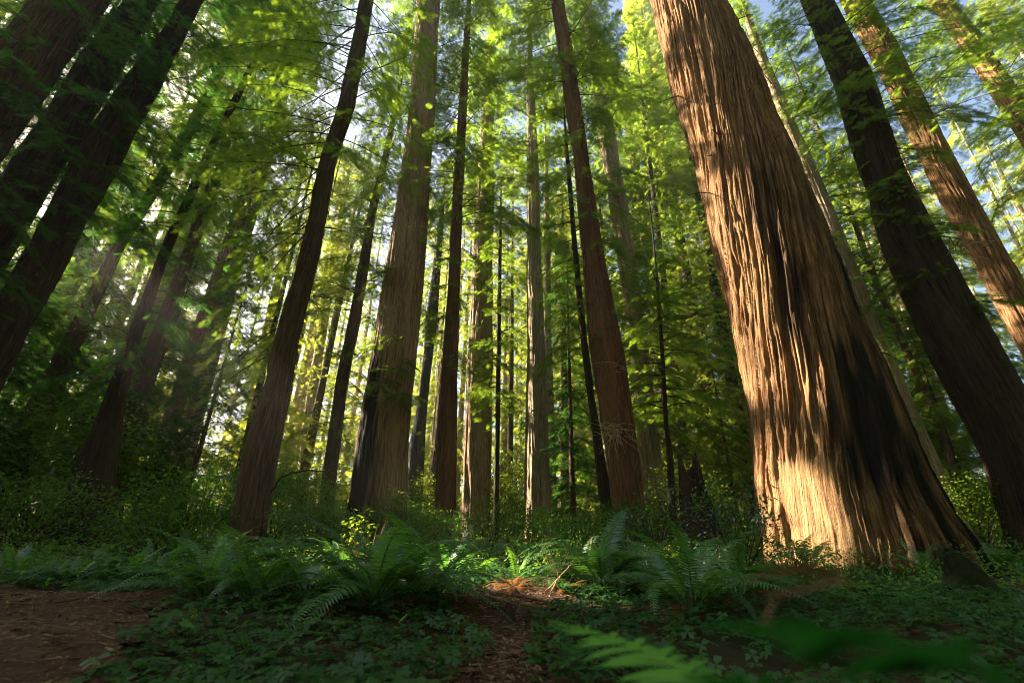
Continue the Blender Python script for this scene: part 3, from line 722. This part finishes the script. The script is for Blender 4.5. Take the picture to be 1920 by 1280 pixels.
def sheet(name, which, x0, x1, y0, y1, label):
    xs = np.arange(x0, x1, 0.05); ys = np.arange(y0, y1, 0.05)
    X, Y = np.meshgrid(xs, ys)
    Z = gz(X, Y) + 0.012 + 0.006 * np.sin(X * 23 + Y * 9) * np.sin(Y * 19 - X * 7) + 0.010 * (vnoise(X / 0.13 % 64, Y / 0.13 + 70, 64, 5) - 0.3)
    m = on_path((X[:-1, :-1] + X[1:, 1:]) / 2, (Y[:-1, :-1] + Y[1:, 1:]) / 2, 0.035)[which]
    n = len(xs); I = np.arange(len(ys) * n).reshape(len(ys), n)
    Q = np.stack([I[:-1, :-1], I[:-1, 1:], I[1:, 1:], I[1:, :-1]], -1)[m]
    used, inv = np.unique(Q, return_inverse=True)
    V = np.stack([X, Y, Z], -1).reshape(-1, 3)[used]
    o = obj(name, mesh_np(name, V, None, inv.reshape(-1, 4), True), M['path']); tag(o, label, 'path', kind='structure')
sheet('dirt_path', 0, -9.0, -1.2, 1.2, 7.0, 'wide reddish bark-strewn dirt path at the lower left')
sheet('trail', 1, -0.8, 1.2, 1.2, 7.0, 'narrow litter-covered trail running up the middle to a sunlit patch')

# litter on the paths: bark shreds and twigs nobody could count
n = 30000
X = np.where(rng.random(n) < 0.55, rng.uniform(-7, -1.0, n), rng.uniform(-0.8, 1.1, n)); Y = rng.uniform(1.6, 6.8, n)
ok = np.logical_or(*on_path(X, Y)) | (rng.random(n) < 0.25); X, Y = X[ok], Y[ok]; n = len(X)
a = rng.uniform(0, np.pi, n); L = rng.uniform(0.010, 0.045, n) * rng.choice([1, 1, 1, 1, 3.0], n); W = rng.uniform(0.0015, 0.006, n)
c = np.stack([X, Y, gz(X, Y) + 0.024 + rng.uniform(0, 0.012, n)], 1)
dx = np.stack([np.cos(a), np.sin(a), rng.normal(0, .12, n)], 1) * L[:, None] / 2; dy = np.stack([-np.sin(a), np.cos(a), rng.normal(0, .5, n)], 1) * W[:, None]
V = np.stack([c - dx - dy, c + dx - dy * .6, c + dx + dy * .6, c - dx + dy], 1).reshape(-1, 3)
lit = obj('leaf_litter', mesh_np('leaf_litter', V, None, np.arange(4 * n).reshape(-1, 4)), M['litter'])
tag(lit, 'brown bark shreds and twigs scattered over the paths', 'litter', kind='stuff')

# ------------------------------------------------------------------ wood sorrel carpet
def sorrel(n, x0, x1, y0, y1, size, keep=None):
    X = rng.uniform(x0, x1, n); Y = y0 + (y1 - y0) * rng.random(n) ** 1.35
    p, t = on_path(X, Y, 0.035); m = ~(p | t) & (np.abs(X) < 0.75 * Y + 1.3)
    m &= vnoise((X + 40) / 0.55 % 256, Y / 0.55, 256, 77) + 0.25 * rng.random(n) > 0.30
    X, Y = X[m], Y[m]; n = len(X)
    h = rng.uniform(0.03, 0.13, n) * (0.6 + 0.8 * vnoise((X + 40) / 0.4 % 256, Y / 0.4, 256, 78)); s = size * rng.uniform(0.4, 1.7, n)
    C = np.stack([X, Y, gz(X, Y) + h], 1); a0 = rng.uniform(0, 6.28, n)
    tilt = rng.normal(0, 0.28, (n, 2))
    leaf = np.array([(0, 0, 0), (0.55, 0.48, -0.10), (1.0, 0.42, -0.16), (0.80, 0, 0.02), (1.0, -0.42, -0.16), (0.55, -0.48, -0.10)])
    out = []
    for kq in range(3):
        a = a0 + kq * 2.094 + rng.normal(0, 0.12, n); ca, sa = np.cos(a), np.sin(a)
        lx = leaf[None, :, 0] * s[:, None]; ly = leaf[None, :, 1] * s[:, None]; lz = leaf[None, :, 2] * s[:, None]
        wx = lx * ca[:, None] - ly * sa[:, None]; wy = lx * sa[:, None] + ly * ca[:, None]
        wz = lz + wx * tilt[:, :1] + wy * tilt[:, 1:]
        out.append(np.stack([C[:, :1] + wx, C[:, 1:2] + wy, C[:, 2:] + wz], -1))
    V = np.stack(out, 1).reshape(-1, 3); nl = 3 * n
    base = np.arange(nl)[:, None] * 6
    Q = np.concatenate([base + [0, 1, 2, 3], base + [0, 3, 4, 5]])
    return V, Q
V1, Q1 = sorrel(17000, -4.5, 5.5, 1.5, 6.2, 0.032); V2, Q2 = sorrel(12000, -7.5, 9.5, 5.5, 11.5, 0.045)
so = obj('sorrel_carpet', mesh_np('sorrel_carpet', np.concatenate([V1, V2]), None, np.concatenate([Q1, Q2 + len(V1)])), M['sorrel'])
tag(so, 'dark green carpet of clover-like wood sorrel over the ground', 'ground cover', kind='stuff')

# ------------------------------------------------------------------ ferns
def frond_mesh(name, L, up, arch, n=36, plen=0.095, seed=0, path=None, sway=0.0):
    """an arching sword-fern frond from the origin along +x, or along the given 3-D path"""
    r = np.random.default_rng(seed); b = Buf()
    if path is None:
        t = np.linspace(0, 1, 40); th = up - arch * t ** 1.15
        dx = np.cos(th) / 39 * L; dz = np.sin(th) / 39 * L
        P = np.stack([np.cumsum(dx) - dx[0], sway * L * t ** 2, np.cumsum(dz) - dz[0]], 1)
    else:
        pp = np.asarray(path, float); tt = np.linspace(0, 1, len(pp)); t = np.linspace(0, 1, 40)
        P = np.stack([np.interp(t, tt, pp[:, q]) for q in range(3)], 1)
        for _ in range(6): P[1:-1] = (P[:-2] + P[1:-1] * 2 + P[2:]) / 4
    T = np.gradient(P, axis=0); T /= np.linalg.norm(T, axis=1)[:, None]
    s0 = np.cross(np.array([0, 0, 1.0]), T); s0 /= np.linalg.norm(s0, axis=1)[:, None] + 1e-9
    N = np.cross(T, s0)
    b.tube(P, np.linspace(0.006, 0.0012, 40) * (L / 1.0) ** 0.5, 4)
    tt = np.linspace(0.17, 0.985, n)
    for sg in (-1, 1):
        q = tt + (0.004 if sg > 0 else 0)
        c = np.stack([np.interp(q, t, P[:, k]) for k in range(3)], 1)
        A = np.stack([np.interp(q, t, T[:, k]) for k in range(3)], 1); S = np.stack([np.interp(q, t, s0[:, k]) for k in range(3)], 1) * sg
        U = np.stack([np.interp(q, t, N[:, k]) for k in range(3)], 1)
        prof = np.clip(np.minimum((q - 0.10) / 0.16, 1), 0.3, 1) * np.clip(1.06 - q, 0.05, 0.55) / 0.55
        ln = plen * L * prof * r.uniform(0.9, 1.1, n) * 1.05; w = (0.42 * L * 0.83 / n) * np.clip(prof + 0.3, 0.4, 1)
        sw = 0.18 + 0.5 * q; drp = -0.16 + r.normal(0, 0.10, n)
        tip = c + S * ln[:, None] + A * (sw * ln)[:, None] + U * (drp * ln)[:, None]
        midf = c + (tip - c) * 0.45 + U * (0.05 * ln)[:, None]
        V = np.stack([c - A * (w * .7)[:, None], c + A * (w * .7)[:, None], midf + A * w[:, None], tip, midf - A * w[:, None]], 1)
        base = np.arange(n)[:, None] * 5
        b.add(V, base + [4, 2, 3], base + [0, 1, 2, 4])
    return b.mesh(name)
FR = [frond_mesh('frond', 1.0, R(u), R(a), 38, p, 20 + i, sway=s) for i, (u, a, p, s) in enumerate((
    (70, 98, .095, .10), (62, 90, .10, -.12), (54, 88, .095, .14), (74, 78, .10, -.06), (42, 74, .10, .12), (68, 122, .10, -.16), (58, 70, .095, 0.05)))]
FRS = [frond_mesh('frond', 1.0, R(u), R(a), 22, p, 40 + i, sway=s) for i, (u, a, p, s) in enumerate(((70, 90, .11, .06), (60, 95, .11, -.08), (76, 75, .10, .02), (50, 80, .11, 0)))]
for m_ in FR + FRS: m_.materials.append(M['fern'])
FRD = [m_.copy() for m_ in FRS]
for m_ in FRD: m_.materials.clear(); m_.materials.append(M['dead'])
FRG = [m_.copy() for m_ in FRS]
for m_ in FRG: m_.materials.clear(); m_.materials.append(M['broad'])

def fern(p, size, n, label, meshes, group=None, azc=None, spread=180, tilt=0.0):
    root = thing('sword_fern', (p[0], p[1], float(gz(p[0], p[1])) + 0.01), label, 'fern', group)
    a0 = rng.uniform(0, 360)
    for k in range(n):
        me = meshes[int(rng.integers(len(meshes)))]
        f = obj('frond', me, None, root)
        a = (a0 + 360 * k / n + rng.normal(0, 12)) if azc is None else azc + rng.uniform(-spread, spread)
        f.rotation_euler = (rng.normal(0, 0.12), rng.normal(tilt, 0.14), R(a))
        s = size * rng.uniform(0.72, 1.12); f.scale = (s, s, s)
        f.location = (0.03 * math.cos(R(a)), 0.03 * math.sin(R(a)), 0)
    return root
BIG = [
    (385, 1128, 0.95, 12, 'arching sword fern at the corner of the wide dirt path'),
    (470, 1138, 0.85, 11, 'sword fern just right of the fern at the path corner'),
    (575, 1122, 0.95, 12, 'sword fern in front of the golden-lit undergrowth'),
    (700, 1140, 1.15, 16, 'largest sword fern, below the small yellow-leaved shrub'),
    (790, 1128, 0.95, 13, 'sword fern left of the trail with a low frond pointing at it'),
    (640, 1086, 0.9, 11, 'sword fern behind the largest one, at the foot of the yellow-leaved shrub'),
    (840, 1088, 0.75, 10, 'half-lit sword fern at the upper end of the trail'),
    (1130, 1112, 1.2, 15, 'tall sword fern in front of the red-brown redwood'),
    (1215, 1108, 1.1, 12, 'upright sword fern between the trail and the massive redwood'),
    (1300, 1150, 1.0, 10, 'dark-stemmed sword fern on the sorrel left of the blurred fronds'),
    (1385, 1132, 0.85, 9, 'sword fern below the glossy dark shrub'),
    (1610, 1072, 0.85, 10, 'sword fern with fronds across the foot of the massive redwood'),
    (1740, 1080, 0.8, 10, 'sword fern beside the mossy black stump'),
    (1885, 1078, 1.0, 13, 'large sword fern at the right edge of the sorrel'),
    (1810, 1052, 0.9, 11, 'sword fern behind the mossy black stump'),
    (1690, 1046, 0.8, 9, 'small fern in shade under the charred side of the massive redwood'),
]
for px, py, s, n, lab in BIG:
    fr = fern(on_ground(px, py), s * 1.12, int(n * 1.7), lab, FR)
    for k in range(4):      # the dead skirt under the green fronds
        f = obj('dead_frond', FRD[k % 4], None, fr); f.rotation_euler = (rng.normal(0, .15), 0.75 + 0.2 * rng.random(), R(rng.uniform(0, 360))); sc_ = s * rng.uniform(.6, .85); f.scale = (sc_,) * 3; f.location = (0, 0, 0.05)
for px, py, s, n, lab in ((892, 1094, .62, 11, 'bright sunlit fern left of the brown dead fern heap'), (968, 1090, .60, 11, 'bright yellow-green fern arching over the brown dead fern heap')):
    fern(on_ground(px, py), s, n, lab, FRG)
fern(on_ground(962, 1106), 0.42, 26, 'heap of orange-brown dead fern fronds at the end of the trail', FRD, tilt=0.5)
fern(on_ground(1062, 1110), 0.38, 12, 'withered brown fern right of the sunlit trail end', FRD, tilt=0.4)
for k, px in enumerate((-20, 18, 55, 92, 128, 165, 200, 236, 268, 300)):
    p = on_ground(px, 1086 + 8 * math.sin(k * 2.1))
    fern(p, 0.55 + 0.12 * rng.random(), 11, 'low strap-leaved fern in the row along the far edge of the dirt path', FRS, 'ferns along the dirt path')
for k, (px, Y) in enumerate(((430, 9.5), (520, 10.5), (760, 9.5), (860, 11), (1000, 10), (1090, 9.2), (1180, 10.5), (1290, 9.6), (1340, 11), (1500, 9.2), (1870, 10.5), (1760, 11.5), (600, 12), (350, 11), (930, 13))):
    p = at(px, 1000, Y)
    fern(p, 0.9 + 0.25 * rng.random(), 12, 'shaded sword fern in the thicket between the tree trunks', FRS, 'ferns in the thicket')

# out-of-focus fronds close to the lens, growing from a plant at the photographer's feet
def near_frond(label, pts, L, n, plen, mat='fern'):
    P = np.array([at(*q) for q in pts]); o = P[0].copy()
    root = thing('fern_frond', o, label, 'fern')
    obj('blade', frond_mesh('blade', L, 0, 0, n, plen, 90, path=P - o), M[mat], root)
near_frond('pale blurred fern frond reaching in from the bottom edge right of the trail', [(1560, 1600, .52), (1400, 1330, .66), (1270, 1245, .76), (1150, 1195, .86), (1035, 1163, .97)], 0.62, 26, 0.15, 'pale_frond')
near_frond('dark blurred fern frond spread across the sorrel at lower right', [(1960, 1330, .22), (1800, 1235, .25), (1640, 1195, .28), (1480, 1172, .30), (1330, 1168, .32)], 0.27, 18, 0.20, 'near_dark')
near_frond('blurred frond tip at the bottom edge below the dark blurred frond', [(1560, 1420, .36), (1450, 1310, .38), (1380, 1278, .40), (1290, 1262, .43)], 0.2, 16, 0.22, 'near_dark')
def curled_leaf():
    c = at(1500, 1085, 0.32); root = thing('dead_leaf', c, 'blurred curled brown dead leaf hanging close in front of the massive redwood', 'leaf')
    b = Buf()
    for pts, w in (([(1395, 1092), (1450, 1070), (1520, 1064), (1570, 1078), (1620, 1112)], .0055), ([(1590, 1084), (1560, 1088), (1500, 1104), (1420, 1122)], .004), ([(1455, 1120), (1440, 1150), (1410, 1190)], .003)):
        P = np.array([at(x, y, .32 + .008 * i) for i, (x, y) in enumerate(pts)]) - c
        n = len(P); t = np.linspace(0, 1, 14); P = np.stack([np.interp(t, np.linspace(0, 1, n), P[:, k]) for k in range(3)], 1)
        ww = w * np.sin(np.pi * np.clip(t * .9 + .06, 0, 1)); v = np.array([0.25, 0.3, 1.0])
        up = P + ww[:, None] * v * .5; dn = P - ww[:, None] * v * .5; md = P + ww[:, None] * np.array([0, .5, 0.1])
        V = np.stack([up, md, dn], 1); i = np.arange(13)[:, None] * 3
        b.add(V, None, np.concatenate([i + [0, 1, 4, 3], i + [1, 2, 5, 4]]))
    obj('leaf_blade', b.mesh('leaf_blade', True), M['brown_leaf'], root)
curled_leaf()

# ------------------------------------------------------------------ shrubs
def leaf_cloud(P, size, aspect=0.5, droop=0.2):
    n = len(P); a = rng.uniform(0, 6.28, n); el = rng.normal(-droop, 0.4, n); s = size * rng.uniform(0.6, 1.25, n)
    A = np.stack([np.cos(a) * np.cos(el), np.sin(a) * np.cos(el), np.sin(el)], 1)
    S = np.stack([-np.sin(a), np.cos(a), rng.normal(0, 0.35, n)], 1)
    U = np.cross(A, S)
    pts = [(0, 0, 0), (.45, -.5, -.05), (1, 0, -.12), (.45, .5, -.05)]
    V = np.stack([P + s[:, None] * (A * x + S * (y * aspect) + U * z) for x, y, z in pts], 1).reshape(-1, 3)
    return V, np.arange(4 * n).reshape(-1, 4)
def shrub(p, h, r, nclump, nleaf, size, label, mat, stems=6, aspect=0.5, stem_mat='wood', name='shrub', clump=0.18, zlo=0.25):
    g = float(gz(p[0], p[1])); root = thing(name, (p[0], p[1], g), label, 'shrub')
    fb, sb = Buf(), Buf(); pts = []
    for k in range(nclump):
        a = rng.uniform(0, 6.28); q = math.sqrt(rng.random()) * r; z = h * (zlo + (1 - zlo) * rng.random() ** 0.8) * (1 - 0.35 * (q / r) ** 2)
        c = np.array([q * math.cos(a), q * math.sin(a), z])
        pts.append(c + rng.normal(0, 1, (nleaf, 3)) * np.array([clump * r, clump * r, clump * h * 0.4]))
        if k < stems * 3:
            b0 = np.array([rng.normal(0, r * .1), rng.normal(0, r * .1), -0.02]); m = (b0 + c) / 2 + rng.normal(0, .08, 3) * r + [0, 0, .1 * h]
            t = np.linspace(0, 1, 7)[:, None]; sb.tube((1 - t) ** 2 * b0 + 2 * t * (1 - t) * m + t ** 2 * c, np.linspace(0.006 + 0.006 * h, 0.002, 7), 5)
    P = np.concatenate(pts); P = P[P[:, 2] > 0.02]
    o = P + np.array([p[0], p[1], g]); P = P[sun_mask(o)]
    V, Q = leaf_cloud(P, size * (1.3 if mat == 'broad' else 1), aspect); fb.add(V, None, Q)
    obj('foliage', fb.mesh('foliage'), M[mat], root)
    obj('stems', sb.mesh('stems', True), M[stem_mat], root)
    return root
shrub(at(690, 1030, 7.6), 1.05, .42, 26, 16, .085, 'small yellow-leaved shrub glowing in front of the wide fire-scarred redwood', 'gold', stem_mat='twigs', clump=.2, zlo=.35)
shrub(at(600, 1060, 8.3), .42, .75, 30, 20, .06, 'golden-lit low shrub behind the ferns left of the trail', 'gold', zlo=.1)
shrub(at(1050, 1055, 7.3), .62, .35, 14, 18, .055, 'bright sprig of a shrub right of the sunlit trail end', 'gold', stem_mat='twigs')
shrub(at(1255, 1085, 9.2), .55, .75, 30, 22, .06, 'sunlit low shrub between the red-brown and the massive redwood', 'gold', zlo=.1)
shrub(at(1390, 1060, 8.2), 1.7, .70, 60, 16, .12, 'glossy dark rhododendron against the sunlit foot of the massive redwood', 'glossy', 9, .36, clump=.13)
shrub(at(1230, 1040, 10.5), 1.65, .9, 55, 18, .13, 'dark rhododendron below the pale flaky-barked redwood', 'glossy', 8, .36, clump=.13)
shrub(at(1470, 1060, 8.6), .8, .7, 40, 16, .06, 'dark twiggy shrub across the foot of the massive redwood', 'broad', 9, .5)
shrub(at(350, 1010, 13), 2.6, 1.5, 90, 40, .085, 'leafy green bush left of the near leaning trunk', 'broad')
shrub(at(300, 1030, 11.5), 1.7, 1.2, 70, 36, .075, 'dark green bush above the fern bank at the left', 'broad')
shrub(at(60, 1010, 17), 5.5, 2.6, 150, 46, .13, 'bright green maple-like thicket beyond the leaning redwood at far left', 'broad', aspect=.8)
shrub(at(10, 1030, 12), 2.2, 1.7, 90, 36, .085, 'shadowed bush at the left edge above the path ferns', 'broad')
shrub(at(520, 1000, 16), 2.7, 1.7, 110, 40, .09, 'light green bush in the gap right of the near leaning trunk', 'broad')
shrub(at(595, 1010, 13), 1.5, 1.3, 70, 36, .08, 'green bush behind the golden-lit low shrub', 'broad')
shrub(at(745, 1005, 16.5), 1.9, 1.3, 80, 36, .085, 'leafy bush hiding the foot of the wide fire-scarred redwood', 'broad')
shrub(at(460, 1010, 17), 3.3, 1.6, 110, 40, .10, 'tall leafy bush just behind the near leaning trunk', 'broad')
shrub(at(1000, 1005, 20), 1.5, 1.4, 70, 36, .09, 'low bush round the foot of the pale central redwood', 'broad')
shrub(at(1185, 1005, 15.5), 1.8, 1.2, 80, 36, .085, 'leafy bush between the red-brown redwood and the thin black stem', 'broad')
shrub(at(1285, 990, 20), 3.4, 1.8, 110, 40, .12, 'light green thicket behind the tall jagged stump', 'gold', aspect=.7)
shrub(at(640, 995, 20), 2.6, 1.7, 90, 40, .11, 'light green bush at the foot of the thin mottled redwood', 'gold', aspect=.7)
shrub(at(830, 1010, 15), 1.3, 1.2, 60, 36, .08, 'bush at the foot of the slim reddish redwood', 'broad')
shrub(at(930, 1005, 18), 1.7, 1.5, 80, 40, .08, 'bush at the foot of the thin dark stem in the centre', 'broad')
shrub(at(955, 990, 29), 4.6, 2.2, 130, 44, .15, 'sunlit yellow-green maple left of the pale central redwood', 'gold', aspect=.8)
shrub(at(785, 985, 24), 3.2, 1.6, 90, 40, .13, 'pale yellow-green bush below the charred trunk', 'gold', aspect=.7)
shrub(at(1110, 1000, 14), 1.3, 1.2, 60, 36, .08, 'bush left of the foot of the red-brown redwood', 'broad')
shrub(at(1840, 985, 15.5), 2.6, 1.7, 120, 42, .10, 'sunny yellow-green bush right of the foot of the massive redwood', 'gold', aspect=.7)
shrub(at(1930, 960, 13), 2.8, 1.0, 70, 36, .09, 'shaded bush at the right edge in front of the dark redwood', 'broad')

# low undergrowth that closes the floor between the trunks
n = 2600; a = rng.uniform(R(-58), R(56), n); d = 7.5 + 48 * rng.random(n) ** 1.4
cx, cy = np.sin(a) * d, np.cos(a) * d; hh = (0.18 + 0.5 * rng.random(n)) * np.clip(d / 11, .6, 2.4)
pm, tm = on_path(cx, cy); keepm = ~(pm | tm); cx, cy, d, hh = cx[keepm], cy[keepm], d[keepm], hh[keepm]
kk = 38; P = np.stack([np.repeat(cx, kk), np.repeat(cy, kk), np.zeros(len(cx) * kk)], 1)
rr = np.repeat(hh, kk); P[:, :2] += rng.normal(0, 1, (len(P), 2)) * (0.55 * rr)[:, None]; P[:, 2] = gz(P[:, 0], P[:, 1]) + rr * rng.random(len(P)) ** 1.3
mk = sun_mask(P, 0.1); P = P[mk]; V, Q = leaf_cloud(P, 0.07, .55); sc = np.repeat(np.clip(np.repeat(d, kk)[mk] / 11, .8, 3.2), 4)[:, None]; ctr = np.repeat(P, 4, 0)
ug = obj('undergrowth', mesh_np('undergrowth', ctr + (V - ctr) * sc, None, Q), M['broad']); tag(ug, 'low tangled green undergrowth between the trunks', 'undergrowth', kind='stuff')

# a few larger leaves standing out of the sorrel
for px, py, lab in ((345, 1200, 'light green broad-leaved seedling in the sorrel beside the path'), (745, 1218, 'single pale leaf sprig in the sorrel left of the trail'), (320, 1215, 'spreading pale leaf just below the broad-leaved seedling')):
    p = on_ground(px, py); root = thing('seedling', p, lab, 'plant'); fb, sb = Buf(), Buf()
    for k in range(5 if py == 1200 else 3):
        aa = rng.uniform(0, 6.28); c = np.array([.03 * math.cos(aa), .03 * math.sin(aa), rng.uniform(.07, .15)])
        sb.tube(np.array([(0, 0, 0), c * .6, c]), .002, 4); V, Q = leaf_cloud(c[None], .085, .55, .1); fb.add(V, None, Q)
    obj('leaves', fb.mesh('leaves'), M['gold' if py == 1200 else 'broad'], root); obj('stem', sb.mesh('stem', True), M['stem'], root)

# ------------------------------------------------------------------ stumps, dead wood
def stump(p, h, r, label, mat, spikes=3, lean=(0, 0), seed=3, name='tree_stump'):
    rg = np.random.default_rng(seed); g = float(gz(p[0], p[1])); seg, nr = 40, 26
    a = np.arange(seg) / seg; top = h * (0.62 + 0.38 * (vnoise(a * spikes % spikes, np.full(seg, 3.3), spikes, seed)) ** 1.5 + 0.10 * rg.random(seg)); top *= h / top.max()
    t = np.linspace(-0.05, 1, nr)[:, None]; Z = t * top[None]
    rr = r * (1 - 0.42 * np.clip(Z / h, 0, 1) + 0.5 * np.exp(-np.clip(Z, 0, 9) / (0.25 * h))) * (0.70 + 0.65 * vnoise(np.broadcast_to(a * 9 % 9, Z.shape), Z / (.5 * h) + 5, 9, seed + 1))
    V = np.stack([rr * np.cos(2 * np.pi * a) + lean[0] * Z, rr * np.sin(2 * np.pi * a) + lean[1] * Z, Z], -1)
    inn = V[::-1].copy(); inn[..., :2] = inn[..., :2] * 0.72 ; inn = inn[: nr // 2]
    V = np.concatenate([V, inn]).reshape(-1, 3); m = nr + nr // 2
    i = np.arange(m - 1)[:, None] * seg; j = np.arange(seg)[None]; k = (j + 1) % seg
    Q = np.stack([i + j, i + k, i + seg + k, i + seg + j], -1).reshape(-1, 4)
    bc = V * np.array([1, 1, .13]) + seed
    o = obj(name, mesh_np(name, V, None, Q, True, {'barkco': bc, 'char': np.zeros(len(V))}), M[mat], loc=(p[0], p[1], g)); tag(o, label, 'stump')
stump(at(1318, 1010, 14.5), 3.1, .42, 'tall jagged rotten stump between the thin black stem and the massive redwood', 'stumpwood', 4, (-.05, 0), 8)
stump(at(1345, 1005, 15.5), 2.0, .2, 'short splintered snag leaning beside the tall jagged stump', 'stumpwood', 3, (-.08, 0), 12)
stump(at(1822, 1098, 5.6), .52, .20, 'mossy black stump in the sorrel at the right', 'mossy', 6, (-.2, 0), 15)
stump(on_ground(948, 1168), .15, .055, 'small pointed grey stump standing on the trail', 'stumpwood', 3, (.25, 0), 21)

def dead_branch(label, pts, r, mat='pale', twigs=0):
    P = np.array([at(*q) for q in pts]); o = P[0].copy(); root = thing('dead_branch', o, label, 'branch'); b = Buf()
    t = np.linspace(0, 1, 12); Pp = np.stack([np.interp(t, np.linspace(0, 1, len(P)), P[:, k]) for k in range(3)], 1) - o
    Pp += rng.normal(0, r * .5, Pp.shape); b.tube(Pp, r * (1 - .6 * t), 7)
    for k in range(twigs):
        s = Pp[int(rng.integers(3, 11))]; b.tube(np.array([s, s + rng.normal(0, .1, 3), s + rng.normal(0, .2, 3) + [0, 0, .1]]), np.array([.4, .25, .1]) * r, 4)
    obj('bough', b.mesh('bough', True), M[mat], root)
dead_branch('pale sunlit snapped branch leaning upright right of the pale central redwood', [(1104, 1050, 9), (1108, 1028, 9.05), (1115, 1002, 9.1)], .035)
dead_branch('short pale broken limb curling at the foot of the pale central redwood', [(1030, 1062, 9.5), (1020, 1040, 9.5), (1004, 1030, 9.5)], .035)
dead_branch('bare forked twig slanting up beside the sunlit trail end', [(1030, 1118, 5.6), (1045, 1088, 5.65), (1052, 1078, 5.7), (1074, 1056, 5.75)], .009, 'twigs', 3)
dead_branch('thin fallen stick lying across the dark trail', [(900, 1200, 3.1), (918, 1186, 3.3), (935, 1172, 3.5)], .006, 'wood')
dead_branch('long bare curved limb in front of the thin mottled redwood', [(505, 930, 12.6), (525, 895, 12.5), (560, 882, 12.4), (630, 884, 12.3)], .03, 'wood')

def tangle(key, px, py, dz, n, length, label=None):
    """bare twigs growing out of a trunk: a part of that tree"""
    Z, X, D, Rd = TREES[key]; p = at(px, py, D); root = [o for o in COL.objects if o.get('category') == 'tree' and abs(o.location[1] - D) < 1e-4 and abs(o.location[0] - X[0]) < 1e-3][0]
    cz = p[2]; r = float(np.interp(cz, Z, Rd)); c = np.array([p[0], D - r * 0.9, cz]) - np.array(root.location); b = Buf()
    for k in range(n):
        a = rng.uniform(0, 6.28); L = length * rng.uniform(.4, 1.1); d = np.array([math.cos(a), -0.7 * rng.random() - .1, math.sin(a) * .9]); t = np.linspace(0, 1, 9)[:, None]
        curl = rng.normal(0, .95, 3); s = c + rng.normal(0, .26, 3) * length * np.array([1, .15, 1])
        P = s + d * L * t + curl * L * t ** 2 * .8 + np.array([0, 0, -.5]) * L * t ** 3 + rng.normal(0, .012, (9, 3))
        b.tube(P, np.linspace(.019, .006, 9), 4)
    obj('bare_twigs', b.mesh('bare_twigs', True), M['twigs'], root)
tangle('red_lean', 1148, 815, 0, 46, .55); tangle('red_lean', 1150, 700, 0, 10, .4); tangle('red_lean', 1175, 985, 0, 12, .4)
tangle('dark_right', 1760, 480, 0, 22, .75); tangle('dark_right', 1680, 330, 0, 8, .5); tangle('dark_right', 1890, 830, 0, 16, .6)

# ------------------------------------------------------------------ air
hz = bpy.data.meshes.new('haze')
x0, x1, y0, y1, z0, z1 = -90, 90, -12, 95, -3.0, 72
hz.from_pydata([(x, y, z) for z in (z0, z1) for x, y in ((x0, y0), (x1, y0), (x1, y1), (x0, y1))], [], [(3, 2, 1, 0), (4, 5, 6, 7), (0, 1, 5, 4), (1, 2, 6, 5), (2, 3, 7, 6), (3, 0, 4, 7)])
hm = bpy.data.materials.new('forest_haze'); hm.use_nodes = True; nt = hm.node_tree; nt.nodes.clear()
vo = nt.nodes.new('ShaderNodeVolumePrincipled'); vo.inputs['Color'].default_value = (0.95, 0.93, 0.86, 1); vo.inputs['Density'].default_value = 0.0006; vo.inputs['Anisotropy'].default_value = 0.45
ou = nt.nodes.new('ShaderNodeOutputMaterial'); nt.links.new(vo.outputs[0], ou.inputs['Volume'])
ho = obj('haze', hz, hm); tag(ho, 'thin pale haze between the trees', 'haze', kind='stuff')

# ------------------------------------------------------------------ light, sky, camera
w = bpy.data.worlds.new('World'); scene.world = w; w.use_nodes = True
nt = w.node_tree; bg = nt.nodes['Background']; sky = nt.nodes.new('ShaderNodeTexSky'); sky.sky_type = 'NISHITA'; sky.sun_disc = False
sky.dust_density = 2.0; sky.ozone_density = 0.2; sky.sun_elevation = SUN_EL; sky.sun_rotation = SUN_AZ; nt.links.new(sky.outputs[0], bg.inputs['Color']); bg.inputs['Strength'].default_value = 0.05
sl = bpy.data.lights.new('sun', 'SUN'); sl.energy = 5.0; sl.angle = R(0.5); sl.color = (1.0, 0.86, 0.66)
so_ = bpy.data.objects.new('sun', sl); COL.objects.link(so_); so_.rotation_euler = Vector(SUN).to_track_quat('Z', 'Y').to_euler(); so_.location = (-40, 34, 50)

cam = bpy.data.cameras.new('camera'); cam.sensor_width = 36; cam.lens = 36 * F_PX / 1920; cam.clip_start = 0.05; cam.clip_end = 1500
co = bpy.data.objects.new('camera', cam); COL.objects.link(co)
mw = Matrix.Identity(4)
for q in range(3): mw[q][0], mw[q][1], mw[q][2], mw[q][3] = C_R[q], C_U[q], -C_F[q], CAM[q]
co.matrix_world = mw; scene.camera = co
cam.dof.use_dof = True; cam.dof.focus_distance = 11.0; cam.dof.aperture_fstop = 1.8

vs = scene.view_settings; vs.view_transform = 'Standard'; vs.look = 'None'; vs.gamma = 1.0; vs.exposure = 3.0
cy = scene.cycles
cy.max_bounces = 8; cy.diffuse_bounces = 4; cy.transmission_bounces = 4; cy.glossy_bounces = 2; cy.volume_bounces = 1; cy.transparent_max_bounces = 4
cy.use_adaptive_sampling = False; cy.sample_clamp_indirect = 4.0; cy.use_denoising = True; cy.denoising_prefilter = 'NONE'; cy.filter_width = 1.0
try: cy.denoiser = 'OPENIMAGEDENOISE'
except Exception: pass
